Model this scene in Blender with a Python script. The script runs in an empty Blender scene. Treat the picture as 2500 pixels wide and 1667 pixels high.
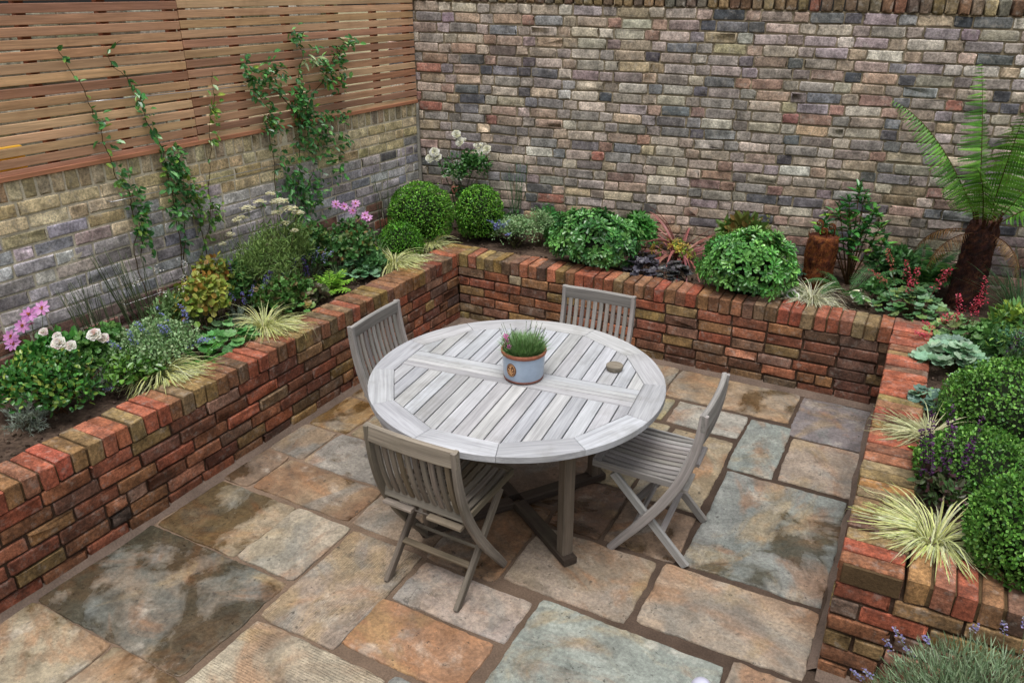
import bpy, math, random
import numpy as np
# overall albedo scale of each family of materials
BK, LK, PK, MK, SK, FK, TK, GK = 1.28, 1.75, .74, 1.0, .65, 1.34, .79, .80
SAT = {"b": .74, "l": .58, "p": .88, "s": .80, "f": .80}
SKYSAT, SKYSTR, SUNE, EXPO = .25, .13, 1.35, .46
R = np.random.default_rng(7)
random.seed(7)
SC = bpy.context.scene
COL = SC.collection
PI = math.pi

def lin(h):
    h = h.lstrip('#')
    c = np.array([int(h[i:i+2], 16) / 255 for i in (0, 2, 4)])
    return np.where(c <= .04045, c / 12.92, ((c + .055) / 1.055) ** 2.4)

def nrm(a):
    a = np.asarray(a, float)
    return a / np.maximum(np.linalg.norm(a, axis=-1, keepdims=True), 1e-9)

# ------------------------------------------------------------------ mesh collector
class MB:
    def __init__(self):
        self.V = []; self.C = []; self.D = []; self.G = []; self.F = []; self.n = 0
    def add(self, v, faces, col=(.5, .5, .5, 0), g=None, mat=0, smooth=False, col2=None):
        v = np.asarray(v, float).reshape(-1, 3); n = len(v)
        col = np.asarray(col, float)
        if col.ndim == 1: col = np.tile(col, (n, 1))
        if col.shape[1] == 3: col = np.c_[col, np.zeros(n)]
        if col2 is None: c2 = np.zeros((n, 4))
        else:
            c2 = np.asarray(col2, float)
            if c2.ndim == 1: c2 = np.tile(c2, (n, 1))
        self.V.append(v); self.C.append(col); self.D.append(c2)
        self.G.append(np.zeros((n, 3)) if g is None else np.asarray(g, float).reshape(-1, 3))
        for f in (faces if isinstance(faces, list) else [faces]):
            f = np.asarray(f, int)
            if f.ndim == 1: f = f[None]
            self.F.append((f + self.n, mat, smooth))
        self.n += n
    def build(self, name, mats, parent=None):
        me = bpy.data.meshes.new(name)
        V = np.concatenate(self.V)
        if parent is not None and not parent.get('_local'):
            q = parent
            while q is not None: V = V - np.array(q.location); q = q.parent
        me.vertices.add(len(V)); me.vertices.foreach_set('co', V.ravel().astype(np.float32))
        nl = sum(f.size for f, m, s in self.F); npoly = sum(len(f) for f, m, s in self.F)
        me.loops.add(nl); me.polygons.add(npoly)
        me.loops.foreach_set('vertex_index', np.concatenate([f.ravel() for f, m, s in self.F]).astype(np.int32))
        tot = np.concatenate([np.full(len(f), f.shape[1]) for f, m, s in self.F])
        me.polygons.foreach_set('loop_start', np.r_[0, np.cumsum(tot)[:-1]].astype(np.int32))
        mats = mats if isinstance(mats, (list, tuple)) else [mats]
        for m in mats: me.materials.append(m)
        me.polygons.foreach_set('material_index', np.concatenate([np.full(len(f), m) for f, m, s in self.F]).astype(np.int32))
        me.polygons.foreach_set('use_smooth', np.concatenate([np.full(len(f), s) for f, m, s in self.F]))
        me.update(calc_edges=True)
        a = me.attributes.new('col', 'FLOAT_COLOR', 'POINT'); a.data.foreach_set('color', np.concatenate(self.C).ravel().astype(np.float32))
        D = np.concatenate(self.D)
        if D.any():
            a = me.attributes.new('col2', 'FLOAT_COLOR', 'POINT'); a.data.foreach_set('color', D.ravel().astype(np.float32))
        G = np.concatenate(self.G)
        if G.any():
            a = me.attributes.new('gc', 'FLOAT_VECTOR', 'POINT'); a.data.foreach_set('vector', G.ravel().astype(np.float32))
        me.validate()
        o = bpy.data.objects.new(name, me); COL.objects.link(o)
        if parent is not None: o.parent = parent
        return o

def tag(o, label=None, cat=None, group=None, kind=None):
    if label: o['label'] = label
    if cat: o['category'] = cat
    if group: o['group'] = group
    if kind: o['kind'] = kind
    return o

def thing(name, label, cat, loc=(0, 0, 0), group=None):
    o = bpy.data.objects.new(name, None); COL.objects.link(o)
    o.location = loc; o.empty_display_size = .1
    return tag(o, label, cat, group)

def copy_thing(root, loc, rz, label, group=None):
    def cp(o, parent):
        c = o.copy(); COL.objects.link(c)
        if parent is not None: c.parent = parent
        for ch in list(o.children): cp(ch, c)
        return c
    c = cp(root, None); c.location = loc; c.rotation_euler = (0, 0, rz); c['label'] = label
    if group: c['group'] = group
    return c

# chamfered boxes, many at once
def _cb():
    idx = {}; sg = []; ax = []
    for i, s in enumerate([(a, b, c) for a in (-1, 1) for b in (-1, 1) for c in (-1, 1)]):
        for a in range(3):
            idx[(s, a)] = len(sg); sg.append(s); ax.append(a)
    P = np.array(sg, float) * 1.0
    for k, a in enumerate(ax):
        for b in range(3):
            if b != a: P[k, b] *= .8
    q = []; t = []
    def orient(f):
        p = P[f]; n = np.cross(p[1] - p[0], p[2] - p[0])
        return f if n @ p.mean(0) > 0 else f[::-1]
    for a in range(3):
        b, c = [x for x in range(3) if x != a]
        for s in (-1, 1):
            f = []
            for sb, sc in ((-1, -1), (1, -1), (1, 1), (-1, 1)):
                k = [0, 0, 0]; k[a] = s; k[b] = sb; k[c] = sc; f.append(idx[(tuple(k), a)])
            q.append(orient(f))
        for sb in (-1, 1):
            for sc in (-1, 1):
                k0 = [0, 0, 0]; k1 = [0, 0, 0]
                k0[b] = k1[b] = sb; k0[c] = k1[c] = sc; k0[a] = -1; k1[a] = 1
                q.append(orient([idx[(tuple(k0), b)], idx[(tuple(k1), b)], idx[(tuple(k1), c)], idx[(tuple(k0), c)]]))
    for s in set(sg): t.append(orient([idx[(s, 0)], idx[(s, 1)], idx[(s, 2)]]))
    return np.array(sg, float), np.array(ax), np.array(q), np.array(t)
_SG, _AX, _CQ, _CT = _cb()

def cboxes(mb, cen, half, ch, rot=None, col=(.5, .5, .5), jit=0., mat=0, smooth=False, la=0):
    cen = np.asarray(cen, float).reshape(-1, 3); n = len(cen)
    half = np.broadcast_to(np.asarray(half, float), (n, 3)); ch = np.broadcast_to(np.asarray(ch, float), (n,))
    L = _SG[None] * half[:, None, :]
    inset = np.ones((24, 3)); inset[np.arange(24), _AX] = 0
    L = L - _SG[None] * inset[None] * ch[:, None, None]
    if jit:
        cj = R.normal(0, jit, (n, 8, 3)); L = L + cj.repeat(3, axis=1) + R.normal(0, jit * .3, L.shape)
    g = L.copy()
    if la != 0: g = np.roll(g, -la, axis=2)
    g = g + R.uniform(-40, 40, (n, 1, 3))
    if rot is not None:
        rot = np.broadcast_to(np.asarray(rot, float), (n, 3, 3))
        L = np.einsum('nij,nkj->nki', rot, L)
    v = L + cen[:, None]
    off = (np.arange(n) * 24)[:, None, None]
    col = np.asarray(col, float)
    if col.ndim == 2: col = np.repeat(col, 24, axis=0)
    mb.add(v.reshape(-1, 3), [(_CQ[None] + off).reshape(-1, 4), (_CT[None] + off).reshape(-1, 3)], col, g.reshape(-1, 3), mat, smooth)

def sweep(mb, pts, side, w, h, ch=.003, col=(.5, .5, .5), mat=0):
    """bar of rectangular section w (along side) x h swept along pts"""
    pts = np.asarray(pts, float); n = len(pts)
    t = nrm(np.gradient(pts, axis=0)); s = nrm(np.asarray(side, float))
    s = nrm(s[None] - (t @ s)[:, None] * t); nn = np.cross(t, s)
    w = np.broadcast_to(w, (n,)); h = np.broadcast_to(h, (n,))
    a, b = w / 2, h / 2
    sec = [(a, b - ch), (a - ch, b), (-a + ch, b), (-a, b - ch), (-a, -b + ch), (-a + ch, -b), (a - ch, -b), (a, -b + ch)]
    v = np.stack([pts + s * x[:, None] + nn * y[:, None] for x, y in sec], 1)
    d = np.r_[0, np.cumsum(np.linalg.norm(np.diff(pts, axis=0), axis=1))]
    g = np.stack([np.stack([d, x + 0 * d, y + 0 * d], 1) for x, y in sec], 1) + R.uniform(-40, 40, 3)
    # duplicated end rings so caps stay sharp
    i = np.arange(n - 1)[:, None] * 8; k = np.arange(8)[None]
    q = np.stack([i + k, i + (k + 1) % 8, i + 8 + (k + 1) % 8, i + 8 + k], -1).reshape(-1, 4)
    caps = np.array([np.arange(8)[::-1], np.arange(8) + (n - 1) * 8])
    mb.add(v.reshape(-1, 3), [q[:, ::-1], caps[:, ::-1]], col, g.reshape(-1, 3), mat)

def beam(mb, p0, p1, side, w, h, ch=.003, col=(.5, .5, .5), mat=0):
    sweep(mb, [p0, p1], side, w, h, ch, col, mat)

def tube(mb, pts, r0, r1=None, sides=6, col=(.2, .2, .1), mat=0, smooth=True):
    pts = np.asarray(pts, float); n = len(pts)
    r1 = r0 if r1 is None else r1
    t = nrm(np.gradient(pts, axis=0))
    ref = np.where(np.abs(t[:, 2:3]) > .9, np.array([[1., 0, 0]]), np.array([[0, 0, 1.]]))
    a = nrm(np.cross(t, ref)); b = np.cross(t, a)
    an = np.linspace(0, 2 * PI, sides, endpoint=False)
    r = np.linspace(r0, r1, n)[:, None, None]
    v = pts[:, None] + r * (np.cos(an)[None, :, None] * a[:, None] + np.sin(an)[None, :, None] * b[:, None])
    i = np.arange(n - 1)[:, None] * sides; k = np.arange(sides)[None]
    q = np.stack([i + k, i + (k + 1) % sides, i + sides + (k + 1) % sides, i + sides + k], -1).reshape(-1, 4)
    d = np.r_[0, np.cumsum(np.linalg.norm(np.diff(pts, axis=0), axis=1))]
    g = np.stack([np.repeat(d, sides), np.tile(an * .05, n), np.zeros(n * sides)], 1) + R.uniform(-9, 9, 3)
    mb.add(v.reshape(-1, 3), [q, np.array([np.arange(sides)[::-1]]), np.array([np.arange(sides) + (n - 1) * sides])], col, g, mat, smooth)

def lathe(mb, prof, c, seg=40, col=(.5, .5, .5), mat=0, smooth=True):
    prof = np.asarray(prof, float); n = len(prof); an = np.linspace(0, 2 * PI, seg, endpoint=False)
    v = np.stack([np.stack([prof[:, 0] * np.cos(a), prof[:, 0] * np.sin(a), prof[:, 1]], 1) for a in an], 1) + np.asarray(c, float)
    i = np.arange(n - 1)[:, None] * seg; k = np.arange(seg)[None]
    q = np.stack([i + k, i + (k + 1) % seg, i + seg + (k + 1) % seg, i + seg + k], -1).reshape(-1, 4)
    mb.add(v.reshape(-1, 3), q, col, None, mat, smooth)

def prism(mb, poly, z0, z1, ch, col, gdir=0., mat=0, col2=None):
    """extruded 2-D polygon (ccw) with a small chamfer on the top edge"""
    P = np.asarray(poly, float); n = len(P)
    e = np.roll(P, -1, 0) - P; e = e / np.maximum(np.linalg.norm(e, axis=1, keepdims=True), 1e-9)
    nn = np.stack([e[:, 1], -e[:, 0]], 1)
    m = nn + np.roll(nn, 1, 0); m = m / np.maximum((m * m).sum(1, keepdims=True) / 2, .3)
    Q = P - m * ch
    v = np.concatenate([np.c_[P, np.full(n, z0)], np.c_[P, np.full(n, z1 - ch * .8)], np.c_[Q, np.full(n, z1)]])
    k = np.arange(n); k2 = (k + 1) % n
    q = np.concatenate([np.stack([k + o, k2 + o, k2 + o + n, k + o + n], 1) for o in (0, n)])
    c, s = math.cos(gdir), math.sin(gdir)
    g = np.c_[v[:, 0] * c + v[:, 1] * s, -v[:, 0] * s + v[:, 1] * c, v[:, 2]] + R.uniform(-40, 40, 3)
    mb.add(v, [q, np.array([k + 2 * n]), np.array([k[::-1]])], col, g, mat, False, col2)

def clip(poly, a, b):
    """keep the part of a convex polygon left of the line a->b"""
    out = []; a = np.array(a); b = np.array(b); d = b - a
    f = lambda p: d[0] * (p[1] - a[1]) - d[1] * (p[0] - a[0])
    for i in range(len(poly)):
        p, q = poly[i], poly[(i + 1) % len(poly)]; fp, fq = f(p), f(q)
        if fp >= 0: out.append(p)
        if fp * fq < 0: out.append(p + (q - p) * fp / (fp - fq))
    return out

# smooth value noise for shaping meshes
_NT = R.uniform(-1, 1, (64, 64, 64))
def vnoise(p):
    p = np.asarray(p, float); i = np.floor(p).astype(int); f = p - i; f = f * f * (3 - 2 * f)
    r = 0
    for dx in (0, 1):
        for dy in (0, 1):
            for dz in (0, 1):
                w = (f[..., 0] if dx else 1 - f[..., 0]) * (f[..., 1] if dy else 1 - f[..., 1]) * (f[..., 2] if dz else 1 - f[..., 2])
                r = r + w * _NT[(i[..., 0] + dx) % 64, (i[..., 1] + dy) % 64, (i[..., 2] + dz) % 64]
    return r

# ------------------------------------------------------------------ materials
class NT:
    def __init__(self, name):
        self.m = bpy.data.materials.new(name); self.m.use_nodes = True
        self.t = self.m.node_tree; self.t.nodes.clear()
        self.out = self.t.nodes.new('ShaderNodeOutputMaterial')
    def n(self, typ, **kw):
        x = self.t.nodes.new('ShaderNode' + typ)
        for k, v in kw.items():
            if hasattr(x, k) and not k.startswith('i_'): setattr(x, k, v)
        return x
    def l(self, a, b): self.t.links.new(a, b)
    def val(self, sock, v):
        if hasattr(v, 'is_output'): self.l(v, sock)
        else: sock.default_value = v
    def attr(self, name): return self.n('Attribute', attribute_name=name)
    def noise(self, co, scale, detail=4, rough=.55, dist=0.):
        x = self.n('TexNoise'); self.l(co, x.inputs['Vector'])
        x.inputs['Scale'].default_value = scale; x.inputs['Detail'].default_value = detail
        x.inputs['Roughness'].default_value = rough; x.inputs['Distortion'].default_value = dist
        return x.outputs['Fac']
    def ramp(self, f, a, b, lo=0., hi=1.):
        x = self.n('MapRange'); x.clamp = True; x.interpolation_type = 'SMOOTHSTEP'
        self.l(f, x.inputs[0]); x.inputs[1].default_value = a; x.inputs[2].default_value = b
        x.inputs[3].default_value = lo; x.inputs[4].default_value = hi
        return x.outputs[0]
    def math(self, op, a, b=0.):
        x = self.n('Math', operation=op); self.val(x.inputs[0], a); self.val(x.inputs[1], b); return x.outputs[0]
    def mix(self, f, a, b, mode='MIX'):
        x = self.n('Mix'); x.data_type = 'RGBA'; x.blend_type = mode
        self.val(x.inputs[0], f)
        for s, v in ((6, a), (7, b)):
            if hasattr(v, 'is_output'): self.l(v, x.inputs[s])
            else: x.inputs[s].default_value = (*v, 1) if len(v) == 3 else v
        return x.outputs[2]
    def scale(self, col, f):
        x = self.n('VectorMath', operation='SCALE'); self.l(col, x.inputs[0]); self.val(x.inputs[3], f); return x.outputs[0]
    def bump(self, h, strength, dist, nin=None):
        x = self.n('Bump'); self.l(h, x.inputs['Height']); x.inputs['Strength'].default_value = strength
        x.inputs['Distance'].default_value = dist
        if nin is not None: self.l(nin, x.inputs['Normal'])
        return x.outputs[0]
    def mapping(self, co, sc):
        x = self.n('Mapping'); self.l(co, x.inputs['Vector']); x.inputs['Scale'].default_value = sc; return x.outputs[0]
    def obj(self): return self.n('TexCoord').outputs['Object']
    def pos(self): return self.n('NewGeometry').outputs['Position']
    def bsdf(self, col, rough=.8, normal=None, spec=.3, **kw):
        b = self.n('BsdfPrincipled'); self.val(b.inputs['Base Color'], col if hasattr(col, 'is_output') else (*col, 1))
        self.val(b.inputs['Roughness'], rough); b.inputs['Specular IOR Level'].default_value = spec
        if normal is not None: self.l(normal, b.inputs['Normal'])
        for k, v in kw.items(): self.val(b.inputs[k.replace('_', ' ')], v)
        return b
    def done(self, sh): self.l(sh.outputs[0], self.out.inputs[0]); return self.m

def m_brick(name, pit=.5, bloom=.25, rough=.85, bs=1.):
    t = NT(name); c = t.attr('col'); p = t.pos()
    n1 = t.noise(p, 14, 4); n2 = t.noise(p, 70, 5, .65); n3 = t.noise(p, 190, 3, .6)
    v = t.math('MULTIPLY', t.ramp(n1, .25, .75, .58, 1.40), t.math('MULTIPLY', t.ramp(n2, .3, .7, .62, 1.34), t.ramp(n3, .3, .7, .8, 1.2)))
    k = t.scale(c.outputs['Color'], v)
    k = t.mix(t.math('MULTIPLY', t.ramp(t.noise(p, 22, 6, .7), .52, .68), bloom), k, (.38, .35, .31))
    k = t.mix(t.math('MULTIPLY', t.ramp(t.noise(p, 45, 4, .7, .4), .60, .68), pit), k, (.035, .03, .028))
    k = t.mix(t.math('MULTIPLY', t.ramp(t.noise(p, 9, 4, .6), .5, .75), .30), k, (.05, .042, .035))
    b = t.bump(n1, .35 * bs, .006); b = t.bump(n2, .6 * bs, .005, b); b = t.bump(n3, .4, .002, b)
    return t.done(t.bsdf(k, rough, b, .25))

def m_mortar(name, col, var=.25):
    t = NT(name); p = t.pos(); c = t.attr('col')
    n1 = t.noise(p, 6, 5); n2 = t.noise(p, 120, 5, .7)
    k = t.scale(c.outputs['Color'], t.math('MULTIPLY', t.ramp(n1, .2, .8, 1 - var, 1 + var), t.ramp(n2, .25, .75, .75, 1.25)))
    return t.done(t.bsdf(k, .95, t.bump(n2, .6, .006, t.bump(n1, .3, .01)), .15))

def m_wood(name, stain=(.05, .06, .03), stain_amt=.25, rough=.8, grain=1., pale=.0):
    t = NT(name); c = t.attr('col'); g = t.attr('gc').outputs['Vector']
    s1 = t.mapping(g, (2.2, 55, 55)); s2 = t.mapping(g, (7, 240, 240)); s3 = t.mapping(g, (1.5, 9, 9))
    n1 = t.noise(s1, 1, 5, .6, .6); n2 = t.noise(s2, 1, 3, .6); n3 = t.noise(s3, 1, 4, .6)
    v = t.math('MULTIPLY', t.ramp(n1, .25, .75, 1 - .28 * grain, 1 + .22 * grain), t.ramp(n2, .3, .7, 1 - .16 * grain, 1 + .1 * grain))
    v = t.math('MULTIPLY', v, t.ramp(n3, .25, .75, .86, 1.12))
    k = t.scale(c.outputs['Color'], v)
    p = t.obj()
    k = t.mix(t.math('MULTIPLY', t.ramp(t.noise(p, 5, 5, .65), .5, .72), stain_amt), k, stain)
    k = t.mix(t.math('MULTIPLY', t.ramp(n2, .66, .78), .5), k, (.06, .05, .045))
    b = t.bump(n1, .25, .003); b = t.bump(n2, .35, .0015, b)
    return t.done(t.bsdf(k, rough, b, .25))

def m_leaf(name, rough=.42, trans=.22, spec=.35, var=.2):
    t = NT(name); c = t.attr('col'); p = t.obj()
    k = t.scale(c.outputs['Color'], t.ramp(t.noise(p, 60, 3), .25, .75, 1 - var, 1 + var))
    b = t.bsdf(k, rough, None, spec)
    tr = t.n('BsdfTranslucent'); t.l(t.mix(.5, k, t.mix(1., k, (1.0, 1.0, .35), 'MULTIPLY')), tr.inputs['Color'])
    mx = t.n('MixShader'); mx.inputs[0].default_value = trans
    t.l(b.outputs[0], mx.inputs[1]); t.l(tr.outputs[0], mx.inputs[2])
    return t.done(mx)

def m_simple(name, rough=.6, spec=.3, bs=60, bd=.002, var=.15, metal=0., coat=0.):
    t = NT(name); c = t.attr('col'); p = t.obj()
    n = t.noise(p, bs, 4, .6); n0 = t.noise(p, bs * .12, 4, .6)
    k = t.scale(c.outputs['Color'], t.math('MULTIPLY', t.ramp(n, .25, .75, 1 - var, 1 + var), t.ramp(n0, .25, .75, 1 - var, 1 + var)))
    b = t.bsdf(k, rough, t.bump(n, .4, bd), spec)
    b.inputs['Metallic'].default_value = metal; b.inputs['Coat Weight'].default_value = coat
    return t.done(b)

def m_stone():
    t = NT('riven_sandstone'); a = t.attr('col'); a2 = t.attr('col2'); p = t.pos(); g = t.attr('gc').outputs['Vector']
    def band(off, sc, lo, hi, amt, col, k, det=8, dist=1.2, st=(1, 1, 1)):
        mp = t.n('Mapping'); t.l(g, mp.inputs['Vector']); mp.inputs['Location'].default_value = off; mp.inputs['Scale'].default_value = st
        return t.mix(t.math('MULTIPLY', t.ramp(t.noise(mp.outputs[0], sc, det, .62, dist), lo, hi), amt), k, col)
    k = t.mix(t.ramp(t.noise(g, 2.0, 8, .6, .9), .40, .62), a.outputs['Color'], a2.outputs['Color'])
    k = band((3, 7, 1), 1.5, .50, .66, .60, (.235, .115, .052), k, 8, 1.6, (1, 1.6, 1))          # iron
    k = band((9, 2, 4), 1.7, .52, .66, .55, (.150, .160, .150), k)                              # blue grey
    k = band((5, 5, 8), 1.9, .54, .68, .50, (.260, .180, .080), k)                              # ochre
    k = band((1, 8, 3), 2.6, .55, .70, .40, (.085, .070, .055), k)                              # dark dirt
    k = band((7, 1, 6), 4.5, .57, .70, .50, (.360, .325, .270), k, 8, .4)                       # pale scuffs
    n1 = t.noise(g, 9, 7, .68, .3); n2 = t.noise(g, 60, 6, .68); n3 = t.noise(p, 300, 2)
    k = t.scale(k, t.math('MULTIPLY', t.ramp(n1, .25, .75, .66, 1.32), t.math('MULTIPLY', t.ramp(n2, .3, .7, .74, 1.24), t.ramp(n3, .3, .7, .86, 1.14))))
    k = t.mix(t.math('MULTIPLY', t.ramp(t.noise(g, 34, 5, .7), .61, .68), .7), k, (.03, .025, .02))
    crk = t.math('MULTIPLY', t.ramp(t.math('ABSOLUTE', t.math('SUBTRACT', t.noise(g, 2.6, 7, .55, .7), .56)), .002, .010, 1., 0.), t.ramp(t.noise(g, 2.3, 2), .60, .70))
    k = t.mix(t.math('MULTIPLY', crk, .5), k, (.03, .025, .02))
    wn = t.noise(p, 2.1, 6, .6, .5)
    wet = t.ramp(t.math('ADD', wn, a.outputs['Alpha']), .57, .66)
    k = t.mix(wet, k, t.mix(1., k, (.46, .41, .33), 'MULTIPLY'))
    rg = t.n('TexWave', wave_type='BANDS', bands_direction='Y'); t.l(t.mapping(g, (.25, 1, 1)), rg.inputs[0])
    rg.inputs['Scale'].default_value = 27; rg.inputs['Distortion'].default_value = 5; rg.inputs['Detail'].default_value = 4
    rg.inputs['Detail Scale'].default_value = 1.6
    ridge = t.math('MULTIPLY', t.math('MULTIPLY', rg.outputs['Fac'], t.ramp(t.noise(g, 5, 4), .35, .6)), a2.outputs['Alpha'])
    k = t.scale(k, t.math('SUBTRACT', 1.04, t.math('MULTIPLY', ridge, .20)))
    lay = t.n('Math', operation='SNAP'); t.l(t.noise(g, 2.6, 7, .55, .7), lay.inputs[0]); lay.inputs[1].default_value = .07
    b = t.bump(lay.outputs[0], .55, .05); b = t.bump(n1, .5, .022, b); b = t.bump(n2, .35, .004, b); b = t.bump(ridge, .5, .006, b)
    rough = t.n('Mix'); t.l(wet, rough.inputs[0]); t.l(t.ramp(n1, .3, .7, .62, .85), rough.inputs[2]); rough.inputs[3].default_value = .14
    return t.done(t.bsdf(k, rough.outputs[0], b, .4))

M = {}
M['old_brick'] = m_brick('weathered_stock_brick', .4, .48)
M['red_brick'] = m_brick('reclaimed_red_brick', .45, .30, .85, .7)
M['grey_brick'] = m_brick('grey_purple_brick', .40, .45, .85, .5)
M['mortar'] = m_mortar('lime_mortar', None)
M['teak'] = m_wood('weathered_teak', (.17, .165, .14), .35, .75, .8)
M['teak_brown'] = m_wood('brown_weathered_teak', (.085, .08, .05), .35, .8, 1.)
M['cedar'] = m_wood('cedar_slats', (.30, .15, .07), .35, .65, .8)
M['stone'] = m_stone()
M['soil'] = m_simple('garden_soil', .95, .1, 45, .02, .45)
M['leaf'] = m_leaf('leaf')
M['gloss_leaf'] = m_leaf('glossy_leaf', .28, .16, .5)
M['petal'] = m_leaf('petal', .6, .35, .1, .06)
M['stem'] = m_simple('stem_bark', .8, .2, 80, .003, .3)
M['fibre'] = m_simple('fibrous_trunk', .95, .08, 130, .02, .5)
M['glaze'] = m_simple('pale_blue_glaze', .28, .45, 30, .0006, .06, 0, .3)
M['clay'] = m_simple('terracotta', .7, .25, 80, .001, .2)
M['metal'] = m_simple('galvanised_wire', .35, .5, 50, .0002, .1, .9)
M['plain'] = m_simple('plain_paint', .5, .4, 20, .0005, .06)
M['ground'] = m_simple('open_ground', .95, .1, 3, .02, .3)
M['chrome'] = m_simple('polished_metal', .12, .5, 20, .0001, .03, 1.)
# ------------------------------------------------------------------ brickwork
Z3 = np.array([0, 0, 1.])
def outline(n_per=4):
    a = []
    for c in range(4):
        for j in range(n_per): a.append((c, c * PI / 2 + (j + .5) / n_per * PI / 2))
    return a
_OUT = outline()
def brick_faces(mb, O, U, N, bricks, cols, edge=.005, rc=.01, jit=.0015, dep=.003, tilt=.01, shear=None, tint=None):
    """bricks: rows of (u, z, half length, half height); rounded, slightly tilted faces on a wall plane"""
    B = np.asarray(bricks, float); n = len(B); O = np.asarray(O, float)
    sx = np.array([1, -1, -1, 1]); sy = np.array([1, 1, -1, -1])
    rcv = np.minimum(R.uniform(.5, 1.6, (n, 4)) * rc, B[:, 3:4] * .8)
    px = []; py = []
    for c, an in _OUT:
        px.append(sx[c] * (B[:, 2] - rcv[:, c]) + rcv[:, c] * math.cos(an)); py.append(sy[c] * (B[:, 3] - rcv[:, c]) + rcv[:, c] * math.sin(an))
    px = np.stack(px, 1) + R.normal(0, jit, (n, 16)); py = np.stack(py, 1) + R.normal(0, jit, (n, 16))
    d0 = R.normal(0, dep, (n, 1)); tx = R.normal(0, tilt, (n, 1)); ty = R.normal(0, tilt * 1.5, (n, 1))
    e = edge * R.uniform(.7, 1.5, (n, 16))
    rings = []
    for ins, dp in ((0, -.035), (0, -.012), (.35, -.004), (1., -.001), (2.4, 0)):
        fx = 1 - ins * e / B[:, 2:3]; fy = 1 - ins * e / B[:, 3:4]
        x = px * fx; y = py * fy
        rings.append(np.stack([x, y, d0 + dp * (edge / .005) + tx * x + ty * y + R.normal(0, dep * .15, (n, 16)) * (ins > 0)], -1))
    L = np.stack(rings, 1)                                     # n,5,16,3
    u = L[..., 0] + B[:, 0, None, None]; z = L[..., 1] + B[:, 1, None, None]
    if shear is not None: z = z + shear(u, z)
    P = O + u[..., None] * U + z[..., None] * Z3 + L[..., 2, None] * N
    k = np.arange(16); k2 = (k + 1) % 16
    q = np.concatenate([np.stack([k + r * 16, k2 + r * 16, k2 + r * 16 + 16, k + r * 16 + 16], 1) for r in range(4)])
    off = (np.arange(n) * 80)[:, None, None]
    flip = np.dot(np.cross(U, Z3), N) < 0
    cap = (k + 64)[None]
    if flip: q = q[:, ::-1]; cap = cap[:, ::-1]
    mb.add(P.reshape(-1, 3), [(q[None] + off).reshape(-1, 4), (cap[None] + off).reshape(-1, 16)], np.repeat(cols, 80, axis=0), None, 0, True)

def courses(u0, u1, z0, rows, ch, kind, gap=.010, L=.215, Hd=.1025):
    out = []
    for r in range(rows):
        z = z0 + (r + .5) * ch
        if kind == 'flemish':
            u = u0 - R.uniform(.02, .06) - (.0 if r % 2 else .165)
            k = r % 2
        else:
            u = u0 - (.0 if r % 2 else .112) - R.uniform(0, .02); k = 0
        while u < u1:
            if kind == 'flemish': l = L if k % 2 else Hd
            elif kind == 'mixed': l = L if R.random() < .72 else Hd
            else: l = L if R.random() < .9 else Hd
            l *= R.uniform(.95, 1.05); k += 1
            a, b = max(u, u0), min(u + l, u1)
            if b - a > .035: out.append(((a + b) / 2, z + R.normal(0, .0012), (b - a) / 2, (ch - gap * R.uniform(.9, 1.25)) / 2))
            u += l + gap * R.uniform(.9, 1.3)
    return np.array(out)

def desat(c, s):
    g = (c @ np.array([.3, .55, .15]))[..., None]; return g + (c - g) * s
def palette(n, cols, w, k=1., j=.12, sat=1., hue=.03):
    c = desat(np.array([lin(x) for x in cols]), sat); w = np.array(w, float); i = R.choice(len(cols), n, p=w / w.sum())
    # bricks are burnt unevenly: part way towards another colour of the clamp
    i2 = R.choice(len(cols), n, p=w / w.sum()); m = R.uniform(0, .35, (n, 1))
    return np.clip((c[i] * (1 - m) + c[i2] * m) * R.normal(1, j, (n, 1)) * R.normal(1, hue, (n, 3)) * k, .012, .75)

def sheet(mb, O, U, u0, u1, z0, z1, N, d, col, shear=None, nu=60, nz=20, rough=.0015):
    u, z = np.meshgrid(np.linspace(u0, u1, nu), np.linspace(z0, z1, nz), indexing='ij')
    zz = z + (shear(u, z) if shear is not None else 0)
    P = np.asarray(O) + u[..., None] * U + zz[..., None] * Z3 + (d + R.normal(0, rough, u.shape))[..., None] * N
    i, j = np.meshgrid(np.arange(nu - 1), np.arange(nz - 1), indexing='ij')
    a = (i * nz + j).ravel(); q = np.stack([a, a + nz, a + nz + 1, a + 1], 1)
    if np.dot(np.cross(U, Z3), N) < 0: q = q[:, ::-1]
    mb.add(P.reshape(-1, 3), q, col)

# ---- old stock brick wall across the back
TH = math.radians(8)
BU = np.array([math.cos(TH), math.sin(TH), 0]); BN = np.array([math.sin(TH), -math.cos(TH), 0]); BO = np.array([-3.9, 5.6, 0])
bshear = lambda u, z: .026 * np.clip((z - .8) / 1.5, 0, 1) - .018 * np.clip(u, -1, 6) * (z - .5) / 1.8 + .0016 * np.sin(u * 5.1 + z * 9) + .0012 * np.sin(u * 13 + z * 4)
bw = thing('brick_wall', 'tall old brick wall of mixed buff, grey and blue bricks across the back', 'wall', tuple(BO))
rows = 25; ch = .0755; z0 = 2.312 - rows * ch
bb = courses(-.25, 7.0, z0, rows, ch, 'flemish', .0078)
cb = palette(len(bb), ['#8f8377', '#a3937f', '#7d746c', '#6c6c70', '#55585f', '#44464d', '#99806a', '#b3a693', '#8d6a58', '#9b5a45', '#a58f6a', '#c4bcae', '#8c7d80'],
             [19, 16, 12, 9, 7, 6, 12, 6, 6, 1.8, 3.5, 2, 6], BK, .16, SAT['b'])
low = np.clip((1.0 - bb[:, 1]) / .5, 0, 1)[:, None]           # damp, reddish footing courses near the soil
cb = cb * (1 - low * np.array([.38, .5, .55]))
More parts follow.
